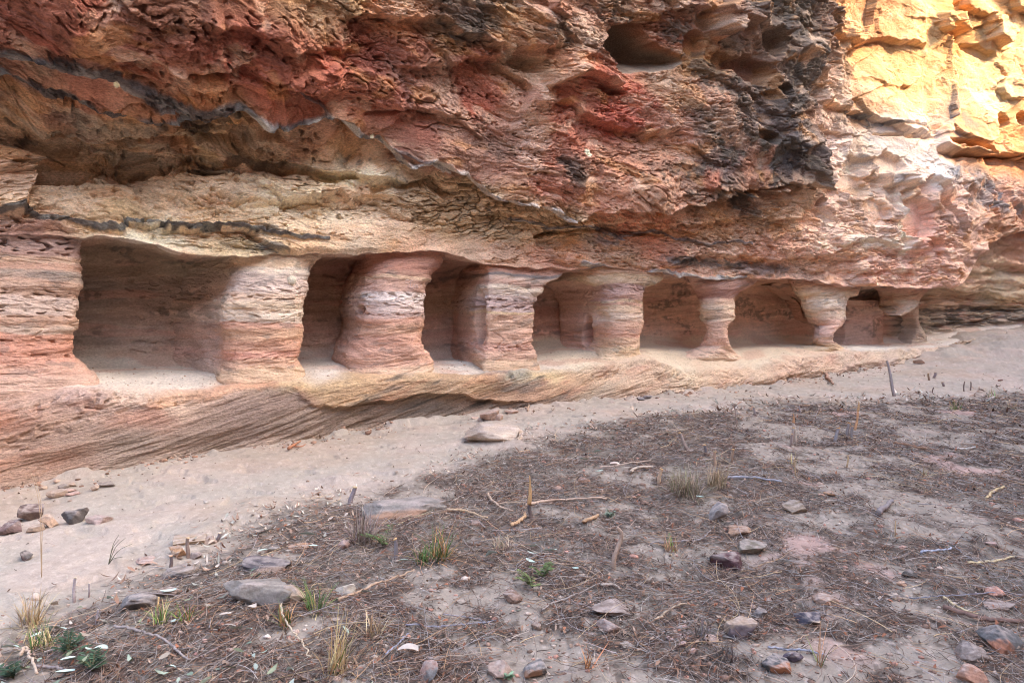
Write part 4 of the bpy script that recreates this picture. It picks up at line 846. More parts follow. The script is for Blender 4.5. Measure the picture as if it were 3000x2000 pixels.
def gpt0(px, py):
    r = ray(px, py); z = np.zeros(np.shape(px))
    for _ in range(25):
        t = (1.6 - z) / np.maximum(-r[..., 2], 1e-3); p = CAM + r * t[..., None]; z = .4 * z + .6 * gz0(p[..., 0], p[..., 1])
    return p
_e = np.array([(-300, 1880), (-100, 1815), (0, 1780), (300, 1690), (560, 1600), (800, 1500), (1000, 1425), (1200, 1368), (1450, 1298), (1700, 1234), (1950, 1200), (2200, 1180), (2500, 1165), (2800, 1152), (3000, 1140)], float)
_g = gpt0(_e[:, 0], _e[:, 1]); _es, _eo = to_wall(_g[:, 0], _g[:, 1])
def litter_in(x, y):
    """metres past the edge of the bare path, into the littered ground"""
    s, o = to_wall(x, y)
    return o - np.interp(s, _es, _eo) + .30 * fbm(x * .9, y * .9, 3, 201) + .10 * fbm(x * 4, y * 4, 2, 202)

def gz(x, y):
    x = np.asarray(x, 'f4'); y = np.asarray(y, 'f4')
    li = sst(0, .6, litter_in(x, y))
    s, o = to_wall(x, y)
    z = gz0(x, y) + .020 * fbm(x * .8, y * .8, 2, 203) + (.010 + .010 * li) * fbm(x * 3.1, y * 3.1, 4, 204)
    z = z + li * .030 * fbm(x * 1.7, y * 1.7, 3, 205) + .004 * li * noise(x * 14, y * 14, 206)
    z = z + .05 * np.exp(-(litter_in(x, y) / .35) ** 2) * sst(-.2, .4, fbm(x * 1.3, y * 1.3, 2, 207))   # swept-up rim along the path
    z = z - .020 * sst(.30, .42, fbm(x * 2.6, y * 2.6, 2, 208)) * (1 - li) * .6 * sst(0, .3, o)
    z = z - .022 * (1 - li) * sst(.34, .44, noise(x * 3.2, y * 4.2, 218)) + .006 * terr(fbm(x * 2.2, y * 3.4, 3, 219), 3, 4) * (1 - li)
    z = z + .06 * np.exp(-np.clip(o - base_off(s), 0, 3) / .14) * sst(-.1, .4, fbm(x * 2.4, y * 2.4, 3, 220)) * (s < 17)
    z = z + sst(13, 16, s) * sst(4.5, 1.5, o) * (.15 * fbm(x * .9, y * .9, 4, 209) + .03 + .03 * terr(fbm(x * 2, y * 2, 3, 225), 3, 4))
    return z
def gpt(px, py):
    px = np.asarray(px, float); py = np.asarray(py, float)
    r = ray(px, py); z = gpt0(px, py)[..., 2]
    for _ in range(3):
        t = (1.6 - z) / np.maximum(-r[..., 2], 1e-3); p = CAM + r * t[..., None]; z = .2 * z + .8 * gz(p[..., 0], p[..., 1])
    p = CAM + r * t[..., None]; p[..., 2] = gz(p[..., 0], p[..., 1])
    return p
_th = np.radians(np.concatenate([np.linspace(-180, -58, 60, endpoint=False), np.linspace(-58, -42, 110, endpoint=False), np.linspace(-42, 42, 920), np.linspace(42.15, 60, 120), np.linspace(62, 178, 60)]))
_r = np.concatenate([[.05, .6, 1.2], np.geomspace(1.8, 22, 470), np.geomspace(23, 110, 24)])
_TH, _RR = np.meshgrid(_th, _r); gx = (_RR * np.sin(_TH)).astype('f4'); gy_ = (_RR * np.cos(_TH)).astype('f4')
gzz = gz(gx, gy_)
li = litter_in(gx, gy_); gs_, go_ = to_wall(gx, gy_)
zone = sst(.0, .55, li)
pt = fbm(gx * 1.1, gy_ * 1.1, 4, 211); pt2 = fbm(gx * 3.3, gy_ * 3.3, 4, 212); pt3 = fbm(gx * 9, gy_ * 9, 3, 213)
bare = sst(-.08, .22, pt * .7 + pt2 * .5 + .12 * sst(1.5, 3.5, gx) - .10)      # open soil between the litter
gc = np.broadcast_to(srgb((184, 171, 155)) * .76, gx.shape + (3,)).astype('f4').copy()
mixc(gc, srgb((200, 178, 162)) * .78, .5 * sst(-.1, .35, pt)); mixc(gc, srgb((186, 160, 136)) * .75, .35 * sst(.05, .4, fbm(gx * .7, gy_ * .7, 3, 214)))
soil = np.broadcast_to(srgb((136, 126, 114)) * .68, gx.shape + (3,)).astype('f4').copy()
mixc(soil, srgb((172, 157, 141)) * .71, .85 * bare)
mixc(soil, srgb((98, 76, 66)) * .65, .6 * sst(.0, .35, -pt2 + .1) * (1 - bare))
mixc(soil, srgb((204, 160, 148)) * .75, .5 * sst(.26, .42, fbm(gx * .9 + 7, gy_ * .9, 3, 215)) * bare * sst(.5, 2.0, gx))
gc = lerp(gc, soil, (zone * sst(-.1, .5, li + .3 * pt2))[..., None]).astype('f4')
gc *= np.exp(.10 * pt3 + .10 * pt2)[..., None]
fleck = sst(.34, .48, noise(gx * 17, gy_ * 17, 216)) * (.25 + .6 * zone); mixc(gc, srgb((84, 66, 56)) * .6, .55 * fleck)
fleck2 = sst(.40, .5, noise(gx * 23, gy_ * 23, 217)); mixc(gc, srgb((220, 200, 184)) * .8, .35 * fleck2)
ground = mesh_obj("ground", np.stack([gx, gy_, gzz], -1).reshape(-1, 3), grid_faces(len(_r), len(_th), True)[:, ::-1], M_SAND, gc)
tag(ground, "sandy ground with a bare path along the foot of the cliff", kind="structure")

# unseen rock wall added out of the picture to the right, shaped so that it keeps the evening sun off all but the upper right of the cliff
_b = np.array([(2330, -150), (2400, 60), (2440, 220), (2520, 320), (2650, 370), (2760, 415), (2850, 455), (3000, 500), (3200, 540)], float)
_s, _z = wall(_b[:, 0], _b[:, 1], .15); _q = wpos(_s, np.full(len(_s), .15), _z)
_sd = np.array([math.sin(SUN_AZ) * math.cos(SUN_EL), math.cos(SUN_AZ) * math.cos(SUN_EL), math.sin(SUN_EL)])
_t = (20.4 - _q[:, 0]) / _sd[0]; _q = _q + _sd * _t[:, None]; _i = np.argsort(_q[:, 1])
sky_y = np.concatenate([[-70, -20, _q[_i[0], 1] - 4, _q[_i[0], 1] - 1], _q[_i, 1], [_q[_i[-1], 1] + 3, 26]])
sky_z = np.concatenate([[_q[:, 2].max() + 9] * 2, [_q[:, 2].max() + 8, _q[:, 2].max() + 2.5], _q[_i, 2], [4.0, 1.0]])
# plan of the added wall: straight on the right, then round behind the viewer to cut low sky light
_pl = np.array([(21.5, 26), (21.5, 10), (21.5, 0), (20.5, -7), (17, -13), (10, -17), (0, -18.5), (-12, -18), (-24, -14), (-36, -8)], float)
_ar = np.concatenate([[0], np.cumsum(np.hypot(*np.diff(_pl, axis=0).T))])
_u = np.concatenate([np.linspace(0, 30, 300), np.linspace(30.2, _ar[-1], 200)]); _v = np.concatenate([np.linspace(0, 1, 80), np.linspace(1.02, 2, 20)])
_bx = sm1(np.interp(_u, _ar, _pl[:, 0]), 60); _by = np.interp(_u, _ar, _pl[:, 1]); _by[300:] = sm1(_by[300:], 30)
_nx = -np.gradient(_by); _ny = np.gradient(_bx); _nl = np.hypot(_nx, _ny); _nx = _nx / _nl; _ny = _ny / _nl                    # away from the viewer
_sg = np.sign(_nx * _bx + _ny * (_by + 2)); _nx *= _sg; _ny *= _sg
_top = np.interp(_by, sky_y, sky_z); _top = np.where(_u > 28, np.interp(_u, [28, 40, 52, 64, 80, _ar[-1]], [sky_z.max(), 17, 13, 12.5, 12, 11]), _top)
_top = _top + .4 * fbm(_u * .9, _u * 0, 4, 221)
_U, _VV = np.meshgrid(_u, _v); zt = np.broadcast_to(_top, _U.shape)
_Z = np.where(_VV <= 1, zt * _VV, zt * (1 - .6 * (_VV - 1))) - .4 * (_VV == 0)
_o = -1.2 * np.minimum(_VV, 1) + np.where(_VV > 1, (_VV - 1) * 14, 0) + .9 * fbm(_U * .3, _Z * .4, 4, 222) * np.sin(np.pi * np.clip(_VV, 0, 1))
_X = _bx + _nx * _o; _Y = _by + _ny * _o
oc_c = np.broadcast_to(srgb((176, 134, 108)) * .8, _X.shape + (3,)) * np.exp(.3 * fbm(_U * .4, _Z * 1.2, 4, 223))[..., None]
blocker = mesh_obj("unseen_shade_cliff", np.stack([_X, _Y, _Z], -1).reshape(-1, 3), grid_faces(*_X.shape), M_ROCK, oc_c)
tag(blocker, "unseen rock wall added to shade the cliff", kind="structure")
# ================================================================ loose things on the ground
rnd = np.random.RandomState(42)
def depth_of(p):
    return (p - CAM)[..., 1] * math.cos(PITCH) - (p - CAM)[..., 2] * math.sin(PITCH)

_ico = {}
def ico(n):
    if n not in _ico:
        import bmesh
        bm = bmesh.new(); bmesh.ops.create_icosphere(bm, subdivisions=n, radius=1.0)
        bm.verts.ensure_lookup_table()
        _ico[n] = (np.array([v.co[:] for v in bm.verts]), np.array([[v.index for v in f.verts] for f in bm.faces])); bm.free()
    return _ico[n]

def stone(px, py, w, h, c1, label, c2=None, flat=0, sharp=1.0, name="stone", seed=None, deep=.8, bury=.2, group="stones lying on the ground", yaw=None):
    """a stone whose middle is seen at (px, py), w by h in the survey's measure; c2 colours one broken side"""
    global rnd
    sd = int(px * 7 + py * 13) if seed is None else seed
    R = np.random.RandomState(sd)
    p = gpt(px, py + h * .36); k = depth_of(p) / FPX
    W = w * k; top = .45 if not flat else .62
    H = max(h * k * (.80 if not flat else .55), .015); D = W * deep
    V, Fc = ico(5 if w > 48 else 4 if w > 20 else 3); V = V.copy()
    nrm = R.normal(size=(11, 3)); nrm /= np.linalg.norm(nrm, axis=1, keepdims=True)
    V = np.sign(V) * np.abs(V) ** .8
    for i, n in enumerate(nrm):
        dcut = R.uniform(.40, .78) if sharp > .6 else R.uniform(.7, .95)
        t = V @ n; V -= np.maximum(t - dcut, 0)[:, None] * n * .96
    if flat: V[:, 2] = np.clip(V[:, 2], -.6, .55 + .08 * fbm(V[:, 0] * 1.3 + sd, V[:, 1] * 1.3, 2, 5))
    V /= np.abs(V).max(0)
    r1 = fbm(V[:, 0] * 2.2 + sd % 17, V[:, 1] * 2.2 + V[:, 2] * 1.7, 4, 231); r2 = fbm(V[:, 1] * 5 + sd % 11, V[:, 2] * 7 + V[:, 0] * 3, 3, 232)
    V *= (1 + .05 * r1 + .035 * terr(r1, 5, 5) + .03 * r2)[:, None]
    V[:, 2] += .16 * V[:, 0] * R.uniform(-1, 1)
    ya = R.uniform(-.5, .5) if yaw is None else yaw
    V = V * np.array([W / 2, D / 2, H / 2 * 1.15])
    c, s = math.cos(ya), math.sin(ya); V = V @ np.array([[c, s, 0], [-s, c, 0], [0, 0, 1]])
    P0 = np.array([p[0], p[1] + D * .25, 0.0]); P0[2] = gz(P0[0], P0[1]) + H * (.5 - bury)
    col = np.broadcast_to(srgb(c1) * .80, V.shape).astype('f4').copy()
    Vn = V / np.array([W / 2, D / 2, H / 2])
    if c2 is not None:
        n2 = np.array([R.uniform(-.6, .6), -.8, R.uniform(-.5, .2)]); mixc(col, srgb(c2) * .80, sst(.05, .25, Vn @ (n2 / np.linalg.norm(n2)) - .25 + .25 * r1))
    col *= np.array([1.03, 1.0, .93], 'f4')
    mixc(col, srgb((182, 162, 148)) * .75, .65 * sst(.2, .8, Vn[:, 2]) * sst(-.25, .3, r1 + .1))          # dust settled on top
    mixc(col, srgb((150, 124, 106)) * .7, .7 * sst(-.35, -.75, Vn[:, 2]))                                  # soil round the foot
    col *= np.exp(.30 * r1 + .22 * r2)[:, None]
    col = desat(col, .72)
    ob = mesh_obj(name, V, Fc, M_STONE, col, loc=P0)
    ob.data.update()
    tag(ob, label, "stone", group)
    return ob

GR, DG, TN, PKS, ORG, PUR, OLV = (146, 130, 118), (108, 98, 94), (190, 158, 130), (204, 160, 142), (200, 142, 102), (118, 92, 86), (140, 122, 100)
for a in [
    (158, 1447, 56, 36, TN, "tan wedge-shaped stone, foremost of the small pile at the foot of the plinth"),
    (178, 1424, 36, 16, GR, "thin greyish flat stone at the back of the small pile by the plinth"),
    (207, 1421, 30, 14, TN, "pale tan sliver lying at the right back of the small pile by the plinth"),
    (194, 1437, 46, 18, PKS, "pinkish flat stone in the middle of the small pile by the plinth"),
    (206, 1447, 40, 18, PKS, "pinkish rounded stone at the right front of the small pile by the plinth"),
    (275, 1428, 26, 26, TN, "small upright tan stone right of the pile at the foot of the plinth"),
    (121, 1428, 28, 18, TN, "small dull stone at the left end of the pile by the plinth"),
    (308, 1418, 54, 12, GR, "long flat stone against the plinth foot, right of the small pile", None, 1),
    (85, 1502, 76, 60, PUR, "dark purple slab leaning on the rock cluster at the left edge of the path", (120, 96, 84)),
    (26, 1546, 72, 54, (138, 108, 104), "large purplish stone at the far left end of the path-side rock cluster", PUR),
    (141, 1526, 54, 54, (214, 172, 136), "blocky pale orange stone standing in the path-side rock cluster"),
    (203, 1512, 84, 66, DG, "large dark blue-grey boulder in the path-side rock cluster", (92, 88, 88)),
    (279, 1521, 72, 38, (196, 164, 152), "flat pinkish stone right of the dark blue-grey boulder", None, 1),
    (88, 1549, 60, 36, TN, "tan stone tucked below the leaning purple slab"),
    (36, 1528, 62, 18, (176, 140, 122), "thin pinkish slab lying on top behind the purplish stone", None, 1),
    (67, 1628, 46, 40, DG, "lone dark grey stone lying out on the bare path", PUR),
    (602, 1470, 17, 16, (214, 204, 196), "small white stone lying alone in the middle of the path"),
    (513, 1615, 54, 48, (206, 152, 96), "orange-brown cube-shaped stone beside a cut stump at the path edge", (178, 150, 126)),
    (540, 1583, 100, 26, (190, 160, 126), "flat tan slab half buried behind the orange cube-shaped stone", None, 1),
    (614, 1580, 44, 34, (176, 150, 134), "grey-tan stone behind the leaning stump at the path edge"),
    (571, 1626, 42, 30, (164, 142, 132), "grey stone right of the stump beside the orange cube-shaped stone"),
    (424, 1644, 80, 20, (190, 152, 134), "flat pinkish stone sunk at the path edge left of the orange one", None, 1),
    (522, 1680, 120, 44, (150, 132, 118), "long grey flat rock with a dark blue patch, above the pale green leaf", (90, 84, 88), 1),
    (482, 1732, 72, 40, (160, 134, 118), "brownish rock in front of the grey flat rock", None, 1),
    (393, 1764, 106, 60, (146, 136, 132), "rounded grey boulder left of the cut grass clump", (126, 118, 116)),
    (767, 1652, 156, 56, (104, 94, 98), "dark purple-grey layered slab behind the biggest boulder", (168, 138, 118), 1),
    (745, 1738, 190, 108, (148, 138, 128), "biggest grey-green boulder lying in the litter in front of the dark slab", (124, 116, 112)),
    (858, 1740, 70, 64, (190, 160, 126), "tan rough rock joined to the right end of the biggest boulder"),
    (1015, 1731, 68, 50, (222, 204, 176), "whitish rounded stone right of the big boulder", (206, 198, 190)),
    (1172, 1490, 262, 66, (146, 136, 128), "long low grey outcrop slab at the path edge behind dry grass", (176, 132, 100), 1),
    (861, 1601, 74, 26, (196, 140, 96), "orange slab lying in litter left of the dry grass tuft", None, 1),
    (796, 1608, 42, 24, (160, 148, 140), "grey stone beside the orange slab in the litter"),
    (1008, 1598, 42, 36, (184, 144, 128), "pinkish triangular stone below the dry grass tuft"),
    (1390, 1531, 36, 24, (190, 158, 140), "pale stone half hidden in litter right of the long outcrop"),
    (1252, 1970, 62, 76, (186, 142, 124), "pinkish-grey upright stone at the bottom edge of the view", (128, 124, 122)),
    (1267, 1936, 54, 30, (112, 88, 78), "dark brown stone behind the pinkish upright one at the bottom"),
    (1467, 1965, 84, 56, (182, 150, 130), "smooth tan boulder at the bottom, left of the grey and orange one"),
    (1562, 1965, 86, 58, (134, 128, 126), "grey boulder with an orange knob at the bottom of the view", (176, 128, 92)),
    (1712, 1407, 36, 26, (188, 136, 100), "small orange stone among sticks behind the long pale branch"),
    (1802, 1358, 38, 20, (228, 202, 186), "small whitish stone in the leaves at the path edge"),
    (2105, 1500, 66, 76, (152, 142, 138), "tall jagged grey stone by the large olive tussock"),
    (2177, 1553, 96, 38, (176, 132, 98), "orange-brown log-shaped stone in front of the jagged grey one"),
    (2200, 1604, 108, 50, (134, 122, 102), "olive grey flat stone between orange-brown and dark red stones", None, 1),
    (2143, 1648, 104, 58, (104, 70, 74), "dark red-purple boulder lying in the litter"),
    (2341, 1488, 82, 40, (142, 122, 98), "olive brown stone to the right of the large tussock", (160, 136, 112)),
    (2432, 1446, 34, 20, (204, 146, 92), "small bright orange stone in the dark litter far right of the tussock"),
    (2405, 1448, 24, 10, (206, 152, 120), "orange chip just left of the small bright orange stone"),
    (1503, 1751, 64, 46, (150, 116, 96), "brown pointed stone among green sprigs in the litter"),
    (1570, 1831, 36, 38, (172, 142, 120), "small upright tan stone on bare soil near the sprigs"),
    (1797, 1785, 146, 44, (156, 134, 122), "wide grey stone almost level with the soil", None, 1),
    (1780, 1840, 78, 50, (160, 130, 116), "brown-grey angular stone set in bare soil below the wide level one"),
    (2084, 1874, 46, 34, (208, 164, 140), "orange-pink blocky stone at the right end of the pink rubble"),
    (2000, 1885, 28, 22, (206, 158, 148), "pink stone in front of the pink rubble"),
    (2027, 1905, 26, 20, (208, 162, 146), "pink rounded chip lowest in front of the pink rubble"),
    (1842, 1889, 52, 28, (160, 142, 124), "dull tan stone flush with bare soil left of the pink rubble", None, 1),
    (2187, 1831, 112, 108, (182, 152, 124), "large tan boulder with dark purple and cream underside, right of the pink rubble", (120, 102, 106)),
    (2228, 1795, 44, 50, (128, 116, 112), "dark grey slab leaning against the back of the large tan boulder"),
    (2426, 1758, 80, 42, (176, 138, 112), "flat orange-tan stone on bare soil behind the dark purple one", None, 1),
    (2386, 1818, 96, 44, (92, 86, 100), "dark blue-purple slab with one broken tan end", (188, 160, 130)),
    (2328, 1927, 60, 42, (98, 84, 98), "small dark purple stone with white edges near the bottom"),
    (2272, 1952, 98, 52, (92, 92, 94), "dark grey stone with a bright orange broken face near the bottom", (196, 122, 72)),
    (2676, 1680, 50, 34, (96, 86, 78), "dark brown lumpy stone on the right of the soil"),
    (2921, 1731, 58, 34, (214, 146, 118), "bright orange-pink stone near the right edge"),
    (2908, 1595, 38, 18, (206, 164, 148), "pale pink stone in dark litter near the right edge"),
    (2618, 1746, 30, 20, (216, 186, 154), "small cream stone on bare soil left of the pink patch"),
    (2642, 1709, 30, 18, (214, 160, 120), "small pale orange stone below the dark brown lumpy one"),
    (2858, 1970, 106, 80, (196, 138, 106), "large smooth orange boulder at the bottom right"),
    (2945, 1880, 130, 96, (112, 108, 108), "dark grey hollowed boulder with an orange cavity at the right edge", (186, 116, 76)),
    (2866, 1912, 110, 74, (146, 128, 118), "grey-brown boulder between the hollowed one and the orange one"),
    (2940, 1775, 90, 26, (170, 142, 126), "low grey slab at the right edge behind the brown branch", None, 1),
    (1435, 1216, 62, 44, (202, 164, 140), "largest pale sandstone chunk in the heap at the plinth foot"),
    (1457, 1220, 34, 28, (208, 170, 146), "thin tilted sandstone flake leaning on the right of the plinth heap"),
    (1408, 1226, 18, 18, (196, 170, 152), "small block at the left of the sandstone heap by the plinth"),
    (1500, 1204, 46, 18, (206, 162, 136), "orange-tan slab at the right end of the sandstone heap", None, 1),
    (1392, 1222, 30, 12, (204, 166, 142), "thin chip at the far left of the sandstone heap", None, 1),
    (1446, 1272, 190, 60, (206, 180, 156), "low pale sandy rock hump rising out of the path", None, 0, .3, "stone", 12, .9, .36),
    (1877, 1167, 28, 16, (138, 128, 128), "left one of two grey blocks at the foot of the plinth"),
    (1898, 1164, 28, 14, (146, 136, 136), "right one of two grey blocks at the foot of the plinth"),
    (1790, 1177, 22, 8, (196, 170, 152), "flat pale chip on the path near the plinth foot"),
    (2697, 1052, 34, 22, (196, 152, 122), "wedge of orange sandstone sticking out of the sand bank"),
    (2365, 1092, 9, 16, (224, 212, 200), "tiny white upright pebble in front of the goblet-shaped pillar"),
    (2934, 1015, 16, 7, (196, 128, 104), "small red stone lying on the sand bank at the right"),
    (2377, 1462, 16, 8, (196, 150, 120), "little reddish chip by the olive brown stone"),
]:
    stone(*a)
# chips too small and alike to tell apart: pink rubble and crumbs of red rock
def chips(n, cx, cy, rx, ry, c, label, group, s0=8, s1=16):
    for i in range(n):
        a, r = rnd.rand() * 6.28, math.sqrt(rnd.rand()); w = rnd.uniform(s0, s1)
        stone(cx + rx * r * math.cos(a), cy + ry * r * math.sin(a), w, w * rnd.uniform(.5, .75), np.clip(np.array(c) + rnd.uniform(-14, 14, 3), 0, 255), label, name="stone_chip", group=group, seed=rnd.randint(1 << 30))
chips(26, 2015, 1850, 70, 34, (214, 164, 152), "small pink chip in the scattered heap of pink rubble", "chips of the pink rubble", 8, 22)
chips(12, 2240, 1790, 40, 40, (212, 158, 138), "small salmon chip around the large tan boulder", "salmon chips around the tan boulder", 8, 17)
chips(14, 620, 1900, 80, 30, (206, 150, 126), "small reddish chip in the litter by the curved twig", "reddish chips in the lower left litter", 8, 20)
chips(30, 2450, 1780, 480, 180, (196, 164, 142), "small pale pebble on the bare soil at the right", "pale pebbles on the right-hand soil", 4, 10)

# ---------------------------------------------------------------- tubes: stumps, sticks, roots
def tube(pts, rad, ns=8, cap=True, wob=.10, seed=0):
    pts = np.asarray(pts, float); n = len(pts); rad = np.broadcast_to(np.asarray(rad, float), (n,))
    T = np.gradient(pts, axis=0); T /= np.linalg.norm(T, axis=1, keepdims=True) + 1e-9
    ref = np.array([0, 0, 1.0]) if abs(T[0, 2]) < .8 else np.array([0, 1.0, 0])
    A = np.cross(T, ref); A /= np.linalg.norm(A, axis=1, keepdims=True) + 1e-9; B = np.cross(T, A)
    R = np.random.RandomState(seed); a = np.linspace(0, 2 * np.pi, ns, endpoint=False)
    rr = rad[:, None] * (1 + wob * R.normal(size=(n, ns)))
    V = pts[:, None] + rr[..., None] * (np.cos(a)[None, :, None] * A[:, None] + np.sin(a)[None, :, None] * B[:, None])
    V = V.reshape(-1, 3); Fq = grid_faces(n, ns, True); Ft = []
    if cap:
        V = np.concatenate([V, pts[:1], pts[-1:]]); i = np.arange(ns); j = (i + 1) % ns
        Ft = np.concatenate([np.stack([j, i, np.full(ns, n * ns)], 1), np.stack([i + (n - 1) * ns, j + (n - 1) * ns, np.full(ns, n * ns + 1)], 1)])
    return V, Fq, Ft
def spline(pts, n):
    pts = np.asarray(pts, float); m = len(pts)
    if m < 3: t = np.linspace(0, 1, n)[:, None]; return pts[0] * (1 - t) + pts[-1] * t
    P = np.concatenate([2 * pts[:1] - pts[1:2], pts, 2 * pts[-1:] - pts[-2:-1]]); t = np.linspace(0, m - 1 - 1e-6, n); i = t.astype(int); f = (t - i)[:, None]
    a, b, c, d = P[i], P[i + 1], P[i + 2], P[i + 3]
    return .5 * ((2 * b) + (-a + c) * f + (2 * a - 5 * b + 4 * c - d) * f ** 2 + (-a + 3 * b - 3 * c + d) * f ** 3)
BARK, BARKD, STRAW, PALEW, BLEACH = (164, 150, 140), (96, 84, 80), (214, 178, 130), (206, 178, 150), (176, 168, 164)
def stump(x0, y0, x1, y1, w, label, c=BARK, cut=(226, 184, 132), flare=1.5, splinter=0, group="cut sapling stumps", bend=0, cat="stump", name="stump"):
    """stump rooted where the ground is seen at (x0, y0), its cut top seen at (x1, y1)"""
    p = gpt(x0, y0); dep = depth_of(p); k = dep / FPX; H = (y0 - y1) * k; R = w * k / 2; R_ = np.random.RandomState(int(x0 + y0))
    lean = (x1 - x0) * k; n = 14; t = np.linspace(0, 1, n)
    lean += H * R_.normal(0, .10); path = np.stack([lean * t + bend * k * np.sin(np.pi * t) + R * .5 * np.sin(t * 5 + x0), .25 * lean * t * R_.uniform(-1, 1) + H * t * R_.normal(0, .12), -.04 + (H + .04) * t], 1)
    rad = R * (1 + (flare - 1) * np.exp(-t * 7)) * (1 - .25 * t)
    V, Fq, Ft = tube(path, rad, 12, True, .05, int(x0))
    col = np.broadcast_to(srgb(c) * 1.0, V.shape).astype('f4').copy(); col *= np.exp(.35 * fbm(V[:, 0] / R * .8, V[:, 2] * 14, 3, 241))[:, None]
    mixc(col, srgb((150, 122, 104)) * .75, .8 * sst(.06, -.02, V[:, 2]))
    ob = mesh_obj(name, V, [Fq, Ft], M_WOOD, col, loc=p); tag(ob, label, cat, group)
    top = path[-1]; dr = path[-1] - path[-2]; dr /= np.linalg.norm(dr)
    if splinter:
        tt = np.linspace(0, 1, 10); sp = top + np.stack([lean * .3 * tt + R * .4 * np.sin(tt * 3), 0 * tt, splinter * k * tt], 1)
        V2, Fq2, Ft2 = tube(sp, R * .95 * (1 - .8 * tt ** 1.3), 8, True, .12, int(y0))
    else:
        sp = np.stack([top - dr * R * .35, top + dr * R * .12]); V2, Fq2, Ft2 = tube(sp, [R * .93, R * .86], 12, True, .04, 3); V2[:, 2] += .5 * (V2[:, 0] - top[0]) * R_.uniform(-.8, .8)
    c2 = np.broadcast_to(srgb(cut) * .8, V2.shape).astype('f4') * np.exp(.15 * noise(V2[:, 0] * 300, V2[:, 1] * 300, 3))[:, None]
    mesh_obj("split_wood" if splinter else "cut_face", V2, [Fq2, Ft2], M_WOOD, c2, ob)
    return ob
